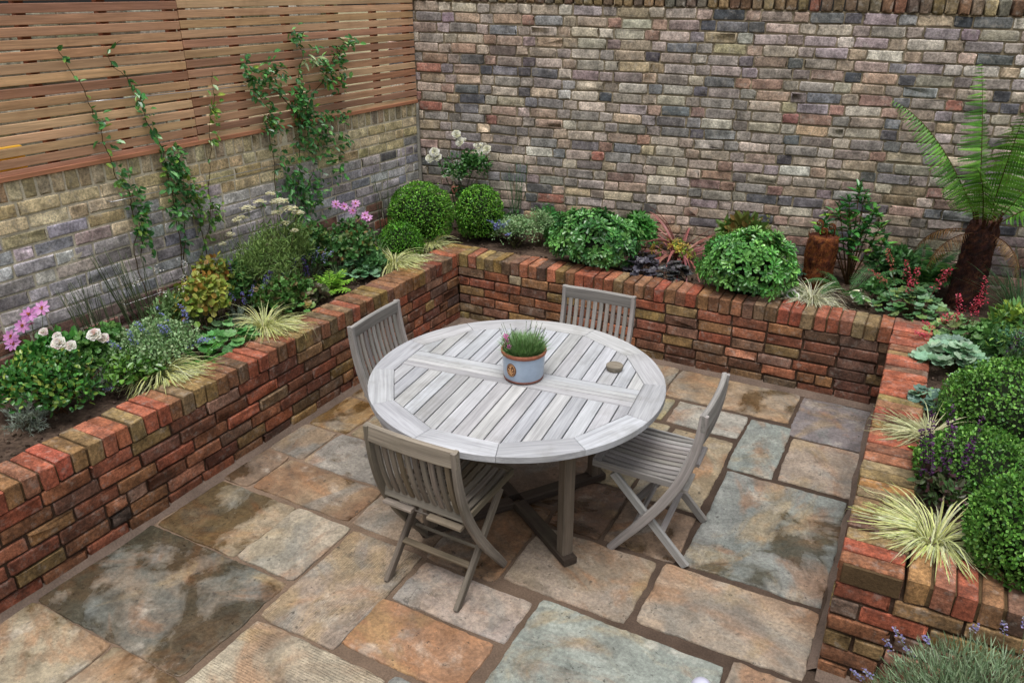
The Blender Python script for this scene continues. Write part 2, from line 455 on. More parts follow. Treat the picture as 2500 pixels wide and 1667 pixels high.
mb = MB(); brick_faces(mb, BO, BU, BN, bb, cb, .0031, .0105, .0022, .0022, .008, bshear); mb.build('brick_face', M['old_brick'], bw)
mb = MB(); sheet(mb, BO, BU, -.25, 7.0, -.1, 2.32, BN, -.0088, desat(lin('#8d8068'), .85) * MK, bshear, 200, 60, .002); mb.build('mortar', M['mortar'], bw)
mb = MB(); n = 96
cp = np.stack([np.arange(n) * .0755 - .22, np.full(n, 2.312 + .055), R.uniform(.0305, .034, n), np.full(n, .0515)], 1)
cc = palette(n, ['#8a6f45', '#7c5a40', '#8d7a55', '#6f5b49', '#9a5236', '#8b8172', '#6d6a5f', '#7e6a3f'], [6, 6, 6, 5, 2, 3, 3, 4], BK * .72, .1, .8)
brick_faces(mb, BO + BN * .008, BU, BN, cp, cc, .005, .01, .002, .003, .012, bshear)
P = []
for i in range(n):                                            # the bricks run through the full thickness of the wall
    u = cp[i, 0]; P.append(BO + BU * u - BN * .13 + Z3 * (2.365 + bshear(u, 2.365)))
cboxes(mb, np.array(P), (.032, .125, .050), .005, np.stack([BU, -BN, Z3], 1), cc, .001)
mb.build('coping', M['old_brick'], bw)
mb = MB(); cboxes(mb, [BO + BU * 3.4 - BN * .14 + Z3 * 1.05], (3.62, .105, 1.16), .004, np.stack([BU, -BN, Z3], 1), lin('#85795f') * MK); mb.build('wall_core', M['mortar'], bw)

# ---- low grey brick wall under the fence on the left
LU = nrm(np.array([-.0377, -.9993, 0])); LN = np.array([-LU[1], LU[0], 0]) * 1.0; LO = np.array([-3.9, 5.6, 0])
lw = thing('brick_wall', 'low grey and buff brick wall with pale joints under the slatted timber fence', 'wall', tuple(LO))
rows = 14; ch = .0755; z0 = 1.447 - rows * ch
lb = courses(.0, 7.0, z0, rows, ch, 'mixed', .0095)
zz = lb[:, 1]; n = len(lb)
grey = palette(n, ['#918a8a', '#827f84', '#9a9494', '#73737c', '#8a8086', '#a09a98', '#6c6666', '#8a7870', '#7c665e'], [8, 9, 7, 6, 7, 3, 4, 2, 1.5], LK, .11, SAT['l'])
buff = palette(n, ['#a39470', '#998862', '#ab9d7c', '#907d58'], [5, 4, 3, 2], LK * .96, .08, .85)
damp = palette(n, ['#6a5148', '#5a4640', '#74503f', '#5c5552', '#7a4a38'], [5, 4, 3, 4, 2], LK, .12)
jz = zz + R.normal(0, .035, n)
c = np.where((jz > 1.255)[:, None], buff, grey); c = np.where((jz < .80)[:, None], damp, c)
mb = MB(); brick_faces(mb, LO, LU, LN, lb, c, .0026, .0055, .0012, .0016, .005); mb.build('brick_face', M['grey_brick'], lw)
mb = MB(); sheet(mb, LO, LU, 0, 7.0, -.1, 1.56, LN, -.0048, lin('#c4bca8') * MK, None, 160, 40, .0012); mb.build('mortar', M['mortar'], lw)
mb = MB(); n = 92
cp = np.stack([np.arange(n) * .0758 + .036, np.full(n, 1.504), R.uniform(.031, .0335, n), np.full(n, .0505)], 1)
cc = palette(n, ['#97896a', '#8b7c5e', '#a19376', '#8a7d68', '#94805a'], [5, 5, 4, 3, 3], LK * .9, .08, .85)
brick_faces(mb, LO, LU, LN, cp, cc, .004, .007, .0015, .002, .01)
cboxes(mb, LO + LU * cp[:, :1] - LN * .12 + Z3 * 1.504, (.0315, .11, .050), .004, np.stack([LU, -LN, Z3], 1), cc, .001)
mb.build('coping', M['grey_brick'], lw)
mb = MB(); cboxes(mb, [LO + LU * 3.5 - LN * .12 + Z3 * .67], (3.5, .1, .775), .004, np.stack([LU, -LN, Z3], 1), lin('#958b78') * MK); mb.build('wall_core', M['mortar'], lw)
mb = MB(); v = [LO + LN * .004 + LU * .02 + Z3 * z for z in np.linspace(.4, 1.55, 24)]
tube(mb, np.array(v) + R.normal(0, .002, (24, 3)), .022, .016, 6, lin('#8f8b82') * MK); mb.build('mortar_seam', M['mortar'], lw)

# ---- reclaimed red brick walls of the raised beds
XL, YB, XR, YE, PH = -3.10, 4.90, -.01, 2.53, .555
pw = thing('raised_bed_wall', 'reclaimed red brick retaining wall with brick on edge coping round three sides of the patio', 'wall', (XL, YB, 0))
PC = ['#a4593a', '#8f5038', '#7c4c36', '#966540', '#8f7045', '#ac6a46', '#6b4c3d', '#9a8048', '#7a6049', '#a37a62', '#584840', '#c0a890']
PW = [11, 10, 8, 8, 6, 7, 6, 3.5, 5, 4, 2, .7]
CPc = ['#ae5c3c', '#a25036', '#9a6a45', '#a0864f', '#84624a', '#8f7a55', '#b06c4c', '#7a5846', '#9a7a3c']
def red_run(O, U, N, length, rows=6, cut=0.):
    O = np.array(O, float); U = np.array(U, float); N = np.array(N, float)
    b = courses(0, length - cut * .9, .452 - rows * .0755, rows, .0755, 'stretcher', .0100)
    c = palette(len(b), PC, PW, PK, .15, SAT['p'])
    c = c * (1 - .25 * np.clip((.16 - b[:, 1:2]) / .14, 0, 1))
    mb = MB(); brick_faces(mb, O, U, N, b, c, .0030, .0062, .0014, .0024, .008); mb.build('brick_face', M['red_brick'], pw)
    mb = MB(); sheet(mb, O, U, 0, length - cut, -.05, .45, N, -.012, lin('#4b3b30') * MK, None, 80, 14, .0025)
    cboxes(mb, [O + U * (length - cut) / 2 - N * .115 + Z3 * .2], ((length - cut) / 2, .1, .249), .004, np.stack([U, -N, Z3], 1), lin('#4b3b30') * MK)
    mb.build('mortar', M['mortar'], pw)
def coping_run(O, U, N, length, first=0.):
    O = np.array(O, float); U = np.array(U, float); N = np.array(N, float)
    n = int(round((length - first) / .0752)); st = (length - first) / n
    u = first + (np.arange(n) + .5) * st
    cen = O + u[:, None] * U - N * .1055 + Z3 * (.4535 + .0505) + R.normal(0, .0022, (n, 3))
    cc = palette(n, CPc, [8, 6, 6, 4, 5, 5, 6, 4, 3], PK * .90, .13, SAT['p'])
    yaw = R.normal(0, .012, n); rot = []
    for a in yaw:
        ca, sa = math.cos(a), math.sin(a); rot.append(np.stack([U * ca + N * sa, -N * ca + U * sa, Z3], 1))
    mb = MB(); h = np.stack([st / 2 - R.uniform(.0030, .0048, n), R.uniform(.1045, .1085, n), R.uniform(.0495, .0515, n)], 1)
    cboxes(mb, cen, h, R.uniform(.0022, .006, n), np.array(rot), cc, .0017)
    mb.build('coping', M['red_brick'], pw)
    mb = MB(); cboxes(mb, [O + U * (length + first) / 2 - N * .1085 + Z3 * .497], ((length - first) / 2, .0985, .0425), .004, np.stack([U, -N, Z3], 1), lin('#54432f') * MK)
    mb.build('coping_mortar', M['mortar'], pw)
red_run((XL, -1.2, 0), (0, 1, 0), (1, 0, 0), YB + 1.2)
red_run((XL, YB, 0), (1, 0, 0), (0, -1, 0), XR - XL)
red_run((XR, YB, 0), (0, -1, 0), (-1, 0, 0), YB - YE, 6, .036)
red_run((XR, YE, 0), (1, 0, 0), (0, -1, 0), 2.6)
coping_run((XL, -1.2, 0), (0, 1, 0), (1, 0, 0), YB + 1.2 + .215)
coping_run((XL, YB, 0), (1, 0, 0), (0, -1, 0), XR - XL - .003, .003)
coping_run((XR, YB + .215, 0), (0, -1, 0), (-1, 0, 0), YB - YE + .215)
coping_run((XR, YE, 0), (1, 0, 0), (0, -1, 0), 2.6, .222)
# crumbling mortar fillet along the foot of the walls
mb = MB()
for a, b, nn in (((XL, -1.2), (XL, YB), (1, 0)), ((XL, YB), (XR, YB), (0, -1)), ((XR, YB), (XR, YE), (-1, 0)), ((XR, YE), (2.5, YE), (0, -1))):
    a = np.array(a); b = np.array(b); k = int(np.linalg.norm(b - a) / .04); t = np.linspace(0, 1, k)[:, None]
    p = a + (b - a) * t; w = (.035 + .014 * vnoise(np.c_[p * 7, 0 * p[:, :1]]))[:, None]
    n3 = np.array(nn)
    v = np.stack([np.c_[p - n3 * .01, np.full(k, .03)], np.c_[p + n3 * w * .45, np.full(k, .012)], np.c_[p + n3 * w, np.full(k, -.008)]], 1)
    i = np.arange(k - 1)[:, None] * 3; q = np.concatenate([np.stack([i + s, i + s + 1, i + s + 4, i + s + 3], -1).reshape(-1, 4) for s in (0, 1)])
    if np.cross(np.r_[b - a, 0], np.r_[n3, 0])[2] < 0: pass
    else: q = q[:, ::-1]
    mb.add(v.reshape(-1, 3), q, lin('#75655a') * MK * .8, None, 0, True)
mb.build('mortar_fillet', M['mortar'], pw)

# ------------------------------------------------------------------ ground, bed soil, paving
mb = MB(); mb.add([(-90, -90, -.09), (90, -90, -.09), (90, 90, -.09), (-90, 90, -.09)], np.array([[0, 1, 2, 3]]), lin('#8d8468') * .8)
tag(mb.build('ground', M['ground']), kind='structure')
mb = MB()
x, y = np.meshgrid(np.linspace(-3.3, 2.6, 150), np.linspace(-1.4, 5.1, 160), indexing='ij')
zz = -.0085 + .0025 * vnoise(np.stack([x * 9, y * 9, 0 * x], -1)) + .002 * vnoise(np.stack([x * 31, y * 31, 0 * x], -1))
i, j = np.meshgrid(np.arange(149), np.arange(159), indexing='ij'); a = (i * 160 + j).ravel()
mc = ((lin('#54463c')[None] * np.clip((x.ravel()[:, None] + 1.9) / 1.2, 0, 1) + lin('#84705f')[None] * np.clip((-.7 - x.ravel()[:, None]) / 1.2, 0, 1))) * SK * 1.1 * (1 + .3 * vnoise(np.stack([x * 1.3, y * 1.3, 0 * x + 5], -1)).ravel()[:, None])
mb.add(np.stack([x, y, zz], -1).reshape(-1, 3), np.stack([a, a + 160, a + 161, a + 1], 1), mc, None, 0, True)
tag(mb.build('paving_joints', M['mortar']), kind='structure')

SL = [  # x0 x1 y0 y1  colour, second colour, damp bias, saw ridges
 (-3.085, -2.185, 1.345, 1.93, '#70736a', '#8a7862', .125, 0), (-3.05, -2.535, 1.955, 2.37, '#857654', '#a59474', .11, 0),
 (-2.52, -2.18, 1.965, 2.375, '#b5a88e', '#a5987a', -.3, 0), (-2.145, -1.75, 1.735, 2.37, '#a89480', '#b39c80', -.3, .9),
 (-2.87, -2.235, 2.42, 2.70, '#98704a', '#a88d68', .05, 0), (-3.07, -2.90, 2.40, 2.72, '#90765a', '#84705a', .05, 0),
 (-2.80, -2.26, 2.735, 3.06, '#a59f92', '#8f8a80', -.02, 0), (-3.07, -2.83, 2.75, 3.05, '#8c7a68', '#a08564', .03, 0),
 (-3.06, -2.78, 3.08, 3.45, '#a57a3e', '#b08d5a', .06, 0), (-1.715, -1.155, 2.085, 2.345, '#b29c84', '#a8988a', -.1, 0),
 (-1.745, -1.19, 1.775, 2.06, '#aa7448', '#a87a58', -.1, 0), (-2.135, -1.475, 1.20, 1.705, '#b8a487', '#c0b093', -.3, .9),
 (-3.08, -2.565, .88, 1.32, '#b09e80', '#a8967a', .09, 0), (-2.54, -2.165, .88, 1.325, '#b3a184', '#96845f', .13, 0),
 (-1.125, -.335, 1.62, 2.385, '#9aa096', '#8e958c', -.25, 0), (-1.345, -.765, 2.425, 2.845, '#a79380', '#9c8870', -.1, 0),
 (-.725, -.05, 2.465, 2.865, '#b39a7e', '#a98a6c', -.15, 0), (-.66, -.045, 2.91, 3.765, '#8f998f', '#9ba096', .055, 0),
 (-.405, -.04, 3.81, 4.29, '#b9ab94', '#ad9c82', -.3, 0), (-.44, -.025, 4.325, 4.85, '#8f8584', '#857b7a', -.2, 0),
 (-1.255, -.465, 4.455, 4.86, '#a5875e', '#ad9676', .0, 0), (-1.135, -.70, 4.13, 4.415, '#a3a293', '#9b9a8c', -.2, 0),
 (-.675, -.435, 3.80, 4.40, '#959c94', '#a1a69c', -.2, 0), (-1.06, -.705, 3.31, 4.075, '#bba684', '#b0946c', -.2, 0),
 (-1.045, -.695, 2.89, 3.265, '#a08468', '#94785a', .02, 0), (-1.245, -1.165, 4.13, 4.41, '#b0a070', '#a8986c', -.2, 0),
 (-1.335, -1.07, 2.88, 3.30, '#8b6b50', '#7c6048', .05, 0), (-2.205, -1.76, 2.42, 3.02, '#a08a70', '#96795c', -.02, 0),
 (-1.735, -1.375, 2.385, 2.98, '#90704f', '#86684c', .05, 0), (-2.23, -1.37, 3.03, 3.60, '#8b7055', '#80684f', .03, 0),
 (-1.34, -1.09, 3.33, 4.08, '#a1916f', '#968564', .0, 0), (-2.75, -2.27, 3.085, 3.62, '#9a8460', '#a28c68', .0, 0),
 (-3.06, -2.56, 3.48, 4.10, '#a08a64', '#94805e', .03, 0), (-2.53, -1.80, 3.65, 4.10, '#9c8468', '#a89478', .0, 0),
 (-1.77, -1.37, 3.63, 4.10, '#94836c', '#a09078', .0, 0), (-3.06, -2.30, 4.13, 4.86, '#93806a', '#a08a68', .0, 0),
 (-2.27, -1.70, 4.13, 4.86, '#a39276', '#8f7c64', .0, 0), (-1.67, -1.28, 4.13, 4.86, '#9d8a70', '#a99478', .0, 0),
 (-1.45, -1.155, 1.31, 1.74, '#a9a79c', '#a09e92', -.2, 0), (-.305, -.05, 1.80, 2.435, '#a98d78', '#a0907c', -.1, 0),
]
for r in range(5):
    xx = -3.08
    while xx < 2.4:
        w = R.choice([.42, .56, .7, .85]); y1 = .855 - r * .45
        SL.append((xx, min(xx + w, 2.45) - .02, y1 - .43, y1, '#a4937c', '#9a8a74', -.1, 0)); xx += w
for r in range(4):
    for (a, b) in ((-2.14, -1.47), (-1.45, -.83), (-.81, -.33), (-.31, .3), (.32, 1.0), (1.02, 1.7), (1.72, 2.4)):
        y0 = .88 + r * .42
        if any(a < s[1] - .03 and b > s[0] + .03 and y0 < s[3] - .03 and y0 + .4 > s[2] + .03 for s in SL[:40]) or (a > -.05 and y0 > 1.5): continue
        SL.append((a, b, y0, y0 + .4, '#a4937c', '#98907f', -.1, 0))
mb = MB()
for (x0, x1, y0, y1, ca, cbb, wet, rid) in SL:
    step = .022; e = []
    for (ax, ay, bx, by) in ((x0, y0, x1, y0), (x1, y0, x1, y1), (x1, y1, x0, y1), (x0, y1, x0, y0)):
        k = max(4, int(math.hypot(bx - ax, by - ay) / step))
        for t in np.linspace(0, 1, k, endpoint=False): e.append((ax + (bx - ax) * t, ay + (by - ay) * t))
    e = np.array(e); c = np.array([(x0 + x1) / 2, (y0 + y1) / 2]); hx, hy = (x1 - x0) / 2, (y1 - y0) / 2
    d = e - c
    # knock the corners off and fray the edges
    rr = np.minimum(hx - np.abs(d[:, 0]), hy - np.abs(d[:, 1])); cd = (np.maximum(0, .03 - (hx - np.abs(d[:, 0]))) + np.maximum(0, .03 - (hy - np.abs(d[:, 1]))) - .03)
    inw = np.maximum(0, cd) * .10
    p3 = np.c_[e * 6, np.full(len(e), x0 * 3 + y0)]
    w = .006 * vnoise(p3) + .0045 * vnoise(p3 * 3.1) + .0035 * vnoise(p3 * 9) - (.008 if x1 < -1.3 else .004) + inw
    dn = nrm(d / np.array([hx, hy]) ** 1)
    # push along the inward normal of the nearest side
    side = np.abs(d[:, 0]) / hx > np.abs(d[:, 1]) / hy
    nrmv = np.where(side[:, None], np.c_[-np.sign(d[:, 0]), 0 * d[:, 0]], np.c_[0 * d[:, 0], -np.sign(d[:, 1])])
    o = e + nrmv * w[:, None] - dn * inw[:, None] * .6
    dz = R.normal(0, .0014); n = len(o)
    chp = .004 + .006 * np.clip(vnoise(p3 * 2.3), 0, 1)
    rings = [np.c_[o, np.full(n, -.03)], np.c_[o, np.full(n, -.0065 + dz)], np.c_[o - (o - c) / np.linalg.norm(o - c, axis=1, keepdims=True) * chp[:, None] * .6, np.full(n, -.002 + dz)],
             np.c_[o - (o - c) / np.linalg.norm(o - c, axis=1, keepdims=True) * chp[:, None] * 2, np.full(n, dz)]]
    v = np.concatenate(rings); k = np.arange(n); k2 = (k + 1) % n
    q = np.concatenate([np.stack([k + s * n, k2 + s * n, k2 + s * n + n, k + s * n + n], 1) for s in range(3)])
    sw = (hy > hx) ^ (rid > 0 and hy > hx and False)
    gx = v.copy() if not sw else v[:, [1, 0, 2]]
    rv = R.normal(1, .06) * R.normal(1, .015, 3)
    mb.add(v, [q, (k + 3 * n)[None]], np.r_[desat(lin(ca), SAT['s']) * SK * rv, wet], gx + R.uniform(-30, 30, 3), 0, False, np.r_[desat(lin(cbb), SAT['s']) * SK * rv, rid])
tag(mb.build('patio_paving', M['stone']), kind='structure')

mb = MB()
def soil(x0, x1, y0, y1, n=110):
    x, y = np.meshgrid(np.linspace(x0, x1, n), np.linspace(y0, y1, n), indexing='ij')
    p = np.stack([x, y, 0 * x], -1)
    z = .492 + .018 * vnoise(p * 4) + .010 * vnoise(p * 14) + .006 * vnoise(p * 40)
    i, j = np.meshgrid(np.arange(n - 1), np.arange(n - 1), indexing='ij'); a = (i * n + j).ravel()
    mb.add(np.stack([x, y, z], -1).reshape(-1, 3), np.stack([a, a + n, a + n + 1, a + 1], 1), lin('#54463c') * .8, None, 0, True)
soil(-4.2, -3.29, -1.2, 5.0, 150); soil(-4.2, 2.7, 5.0, 6.7, 170); soil(.18, 2.6, 2.72, 5.0)
k = 1500; px = np.r_[R.uniform(-4., -3.32, 700), R.uniform(-3.9, 2., 500), R.uniform(.2, .8, 300)]; py = np.r_[R.uniform(1.2, 5, 700), R.uniform(5.12, 6.0, 500), R.uniform(2.8, 5, 300)]
cboxes(mb, np.c_[px, py, np.full(k, .503)], R.uniform(.003, .011, (k, 3)), .003, None, palette(k, ['#5d4e42', '#463a32', '#75685a', '#8f8576'], [5, 5, 2, .6], .8), .002)
tag(mb.build('flower_bed_soil', M['soil']), kind='structure')

# ------------------------------------------------------------------ cedar fence
fn = thing('slatted_fence', 'horizontal slatted cedar fence standing on the low brick wall', 'fence', tuple(LO + Z3 * 1.56))
FC = ['#b58a5e', '#ac8058', '#bc9262', '#a57050', '#9c6648', '#bd9a6a', '#8f6248', '#b07c5a']
FB = LO + LN * -.005
for (u0, u1, dz) in ((.012, 2.232, 0.), (2.236, 4.46, -.004), (4.464, 6.9, .003)):
    mb = MB(); k = 22
    z = 1.583 + np.arange(k) * .0545 + dz
    for i in range(k):
        # two lengths of slat may meet on a post
        segs = [(u0, u1)]
        for (a, b) in segs:
            cen = FB + LU * (a + b) / 2 + Z3 * (z[i] + R.normal(0, .0008)) + LN * R.normal(0, .0012)
            c = palette(1, FC, [6, 6, 4, 4, 3, 2, 2, 4], FK, .08, SAT['f'])[0]
            cboxes(mb, [cen], ((b - a) / 2, .009, .0220), .0025, np.stack([LU, -LN, Z3], 1), c, .0006)
    mb.build('slat_panel', M['cedar'], fn)
for u in (.07, .47, .93, 1.37, 1.83, 2.19, 2.275, 2.69, 3.12, 3.6, 4.1, 4.5, 5.2, 6.0):
    mb = MB(); cboxes(mb, [FB + LU * u - LN * .030 + Z3 * 2.17], (.026, .0195, .6), .003, np.stack([LU, -LN, Z3], 1), lin('#6d3c26') * FK, .0006, 0, False, 2)
    mb.build('post', M['cedar'], fn)
mb = MB(); cboxes(mb, [FB + LU * 3.45 + LN * .006 + Z3 * 1.567], (3.44, .012, .012), .002, np.stack([LU, -LN, Z3], 1), lin('#9a6a50') * FK, .0005); mb.build('bottom_rail', M['cedar'], fn)

# next garden, seen through the gaps between the slats
nw = thing('garden_wall', 'grey and tan stone wall of the next garden seen through the fence gaps', 'wall', (-7.5, 3, 0))
nb = courses(0, 12, 0, 14, .16, 'mixed', .02, .42, .25)
mb = MB(); brick_faces(mb, (-7.5, -3, 0), np.array([0, 1., 0]), np.array([1., 0, 0]), nb, palette(len(nb), ['#8f8a78', '#7a7060', '#a09a88', '#6f6a4c', '#b5b0a0'], [4, 4, 3, 3, 1.5], 1., .15), .008, .02, .004, .006, .01); mb.build('stonework', M['old_brick'], nw)
mb = MB(); cboxes(mb, [(-7.64, 3, 1.12)], (.125, 6, 1.12), .01, None, lin('#7a7060')); mb.build('wall_core', M['mortar'], nw)
bn = thing('garden_bench', 'pale timber bench top just visible through the fence gaps behind the climbers', 'bench', (-5.0, 4.9, 0))
mb = MB(); cboxes(mb, [(-5.0, 4.9, 1.42 + .0), (-5.0, 4.9, 1.55), (-5.0, 4.9, 1.68)], (.02, .55, .05), .004, None, lin('#d8c9a4'), .001); mb.build('backrest', M['cedar'], bn)
mb = MB(); cboxes(mb, [(-5.0, 4.45, .85), (-5.0, 5.35, .85)], (.03, .03, .93), .004, None, lin('#b39c74')); mb.build('leg', M['cedar'], bn)
mb = MB(); cboxes(mb, [(-5.2, 4.9, 1.15)], (.22, .55, .02), .004, None, lin('#d8c9a4')); mb.build('seat', M['cedar'], bn)
ty = thing('plastic_crate', 'yellow plastic crate showing through the lowest fence gap on the left', 'crate', (-4.3, 2.30, 1.5))
mb = MB(); cboxes(mb, [(-4.30, 2.30, 1.615)], (.09, .14, .065), .01, None, lin('#e8b020'), .001); mb.build('crate_body', M['plain'], ty)
mb = MB(); cboxes(mb, [(-4.30, 2.24, 1.712)], (.05, .06, .03), .01, None, lin('#d8503c'), .001); mb.build('lid', M['plain'], ty)
mb = MB(); cboxes(mb, [(-4.32, 2.30, .73)], (.12, .16, .80), .006, None, lin('#6d5a44')); mb.build('stand', M['cedar'], ty)
# ------------------------------------------------------------------ round table
TC = np.array([-1.548, 2.935]); TR = .703; TZ = .742; A0 = math.radians(6)
tb = thing('garden_table', 'large round weathered teak table with slatted top in the middle of the patio', 'table', (TC[0], TC[1], 0))
TKC = ['#b7babf', '#b0b2b7', '#bfc2c8', '#b4b3b6', '#abacb0', '#babab9']
def tcol(k=1.): return palette(1, TKC, [5, 5, 4, 4, 2, 3], TK * k, .035, .8, .004)[0]
pol = lambda r, a: TC + r * np.array([math.cos(a + A0), math.sin(a + A0)])
mb = MB(); rin = .602; gap = .0018
JA = [math.radians(15 + 30 * k) for k in range(12)]
for k in range(12):
    a0, a1 = JA[k], JA[k] + math.radians(30)
    arc = [pol(TR, a0 + (a1 - a0) * t) for t in np.linspace(0, 1, 9)]
    P = np.array(arc + [pol(rin, a1), pol(rin, a0)]); c = P.mean(0)
    for (i, j) in ((0, 10), (8, 9)):                          # thin saw gap at each joint
        dd = nrm(pol(1, (a0 + a1) / 2) - TC); pr = np.array([-dd[1], dd[0]]); s = -1 if i == 0 else 1
        for m in (i, j): P[m] = P[m] - s * pr * gap * .5
    prism(mb, P, TZ - .030, TZ, .0028, tcol(1.03), (a0 + a1) / 2 + A0 + PI / 2)
inner = [pol(rin - .0022, a) for a in JA]
dx = np.array([math.cos(A0), math.sin(A0)]); dy = np.array([-math.sin(A0), math.cos(A0)])
def board(x0, x1, y0, y1, g):
    P = [TC + dx * x0 + dy * y0, TC + dx * x1 + dy * y0, TC + dx * x1 + dy * y1, TC + dx * x0 + dy * y1]
    for i in range(12):
        P = clip(P, inner[i], inner[(i + 1) % 12])
        if len(P) < 3: return
    P = np.array(P); keep = np.linalg.norm(P - np.roll(P, 1, 0), axis=1) > 1e-4; P = P[keep]
    if len(P) >= 3: prism(mb, P, TZ - .026, TZ - R.uniform(.0004, .0018), .0022, tcol(), g)
for (y0, y1) in ((-.083, -.038), (-.0355, -.0015), (.0005, .0355), (.038, .083)): board(-.62, .62, y0, y1, A0)
pit = .0735; ng = .0030
for k in range(-9, 9):
    x0 = k * pit + .5 * pit * 0 + ng; x1 = (k + 1) * pit - ng
    board(x0, x1, .0865, .62, A0 + PI / 2); board(x0 + .012, x1 + .012, -.62, -.0865, A0 + PI / 2)
top = mb.build('tabletop', M['teak'], tb)
mb = MB(); sp = lambda x, y, z: np.r_[TC + dx * x + dy * y, z]
for s in (-1, 1):
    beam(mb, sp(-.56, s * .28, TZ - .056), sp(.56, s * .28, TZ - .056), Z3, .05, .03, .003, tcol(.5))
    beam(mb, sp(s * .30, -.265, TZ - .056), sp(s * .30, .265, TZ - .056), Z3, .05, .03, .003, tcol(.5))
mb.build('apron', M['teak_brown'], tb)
for k in range(4):
    a = math.radians(-40 + 90 * k); o = pol(.475, a); rdir = np.r_[nrm(o - TC), 0]
    mb = MB(); sd = np.array([-rdir[1], rdir[0], 0])
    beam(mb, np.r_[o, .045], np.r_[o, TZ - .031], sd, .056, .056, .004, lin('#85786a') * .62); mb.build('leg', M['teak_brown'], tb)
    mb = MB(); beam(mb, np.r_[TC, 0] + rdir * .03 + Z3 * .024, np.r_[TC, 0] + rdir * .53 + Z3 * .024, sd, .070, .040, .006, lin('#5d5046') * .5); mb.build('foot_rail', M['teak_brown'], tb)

# ------------------------------------------------------------------ folding chairs
def make_chair(mat, k=1., green=False):
    t = thing('folding_chair', 'x', 'chair', (0, 0, 0), 'folding teak chairs round the table'); t['_local'] = 1
    KC = ['#a29e9a', '#95918e', '#aca9a6', '#9b958e'] if not green else ['#887f74', '#7d7468', '#92897e', '#7e725f']
    cc = lambda f=1.: palette(1, KC, [4, 4, 3, 3], TK * .98 * k * f, .05, 1., .01)[0]
    prof = np.array([(-.012, .812), (-.008, .74), (.002, .66), (.020, .575), (.050, .48), (.094, .385), (.155, .28), (.235, .165), (.31, .068), (.358, .0)])
    ts = np.linspace(0, 9, 28); py = np.interp(ts, range(10), prof[:, 0]); pz = np.interp(ts, range(10), prof[:, 1])
    for _ in range(3):
        py[1:-1] = (py[:-2] + 2 * py[1:-1] + py[2:]) / 4; pz[1:-1] = (pz[:-2] + 2 * pz[1:-1] + pz[2:]) / 4
    wz = np.interp(pz, [0, .2, .45, .81], [.036, .044, .048, .036])
    for s in (-1, 1):
        mb = MB(); sweep(mb, np.c_[np.full(28, s * .214), py, pz], (1, 0, 0), .022, wz, .004, cc(1.0)); mb.build('stile', mat, t)
        mb = MB(); beam(mb, (s * .187, .0, .0), (s * .187, .372, .405), (1, 0, 0), .022, .040, .004, cc(.92)); mb.build('rear_leg', mat, t)
    def back_y(z): return np.interp(-z, -pz, py)
    mb = MB(); z1 = .776
    pts = np.array([(x, back_y(z1) - .010 * (1 - (x / .214) ** 2), z1) for x in np.linspace(-.2255, .2255, 13)])
    sweep(mb, pts, (0, .10, 1), .078, .024, .006, cc(1.05)); mb.build('top_rail', mat, t)
    mb = MB(); z1 = .452
    beam(mb, (-.203, back_y(z1), z1), (.203, back_y(z1), z1), (0, .33, 1), .045, .022, .003, cc(.9)); mb.build('lower_rail', mat, t)
    mb = MB()
    for i in range(10):
        x = (i - 4.5) * .0385
        pp = np.array([(x, back_y(z) - .010 * (1 - (x / .214) ** 2) * np.interp(z, [.47, .74], [0, 1]) + .001, z) for z in np.linspace(.472, .74, 8)])
        sweep(mb, pp, (1, 0, 0), .0235, .012, .002, cc(R.uniform(.92, 1.08)))
    mb.build('back_slats', mat, t)
    mb = MB(); zs = .430
    for i in range(10):
        x = (i - 4.5) * .0368
        sweep(mb, np.array([(x, y, zs + .010 * (abs(u - .5) * 2) ** 2 + .012 * u) for u, y in zip(np.linspace(0, 1, 8), np.linspace(.088, .438, 8))]), (1, 0, 0), .0262, .016, .0025, cc(R.uniform(.88, 1.06)))
    mb.build('seat_slats', mat, t)
    mb = MB()
    for y, w in ((.074, .036), (.452, .038)):
        beam(mb, (-.192, y, zs + (.006 if y < .2 else .022)), (.192, y, zs + (.006 if y < .2 else .022)), (0, 1, 0), w, .022, .004, cc())
    for s in (-1, 1): beam(mb, (s * .1965, .056, zs - .004), (s * .1965, .47, zs + .010), (1, 0, 0), .012, .034, .003, cc(.95))
    for y in (.20, .36): beam(mb, (-.19, y, zs - .018), (.19, y, zs - .015), (0, 1, 0), .03, .014, .003, cc(.8))
    mb.build('seat_frame', mat, t)
    mb = MB()
    beam(mb, (-.200, .045, .408), (-.050, .045, .408), (0, 1, 0), .036, .016, .003, cc(1.12)); beam(mb, (.030, .045, .408), (.200, .045, .408), (0, 1, 0), .036, .016, .003, cc(1.12))
    tube(mb, [(-.06, .055, .404), (.04, .055, .404)], .004, None, 6, cc(.7)); mb.build('catch_bar', mat, t)
    mb = MB(); u = .36; beam(mb, (-.176, .372 * u - .006, .405 * u), (.176, .372 * u - .006, .405 * u), (0, 1, .3), .030, .016, .003, cc(1.08)); mb.build('stretcher', mat, t)
    mb = MB(); u = .30; beam(mb, (-.203, py[-6], pz[-6]), (.203, py[-6], pz[-6]), (0, 1, -1), .030, .016, .003, cc(.9)); mb.build('front_stretcher', mat, t)
    return t
ch = make_chair(M['teak'])
ch.location = (-.648, 3.075, 0); ch.rotation_euler = (0, 0, math.radians(92.5)); ch['label'] = 'weathered teak folding chair nearest the right brick planter, its seat half under the table'
copy_thing(ch, (-2.515, 3.12, 0), math.radians(-88), 'pale teak folding chair tucked between the table and the left raised bed')
copy_thing(ch, (-1.575, 4.005, 0), math.radians(181.5), 'pale teak folding chair behind the table, backing onto the far raised bed')
cg = make_chair(M['teak_brown'], 1., True)
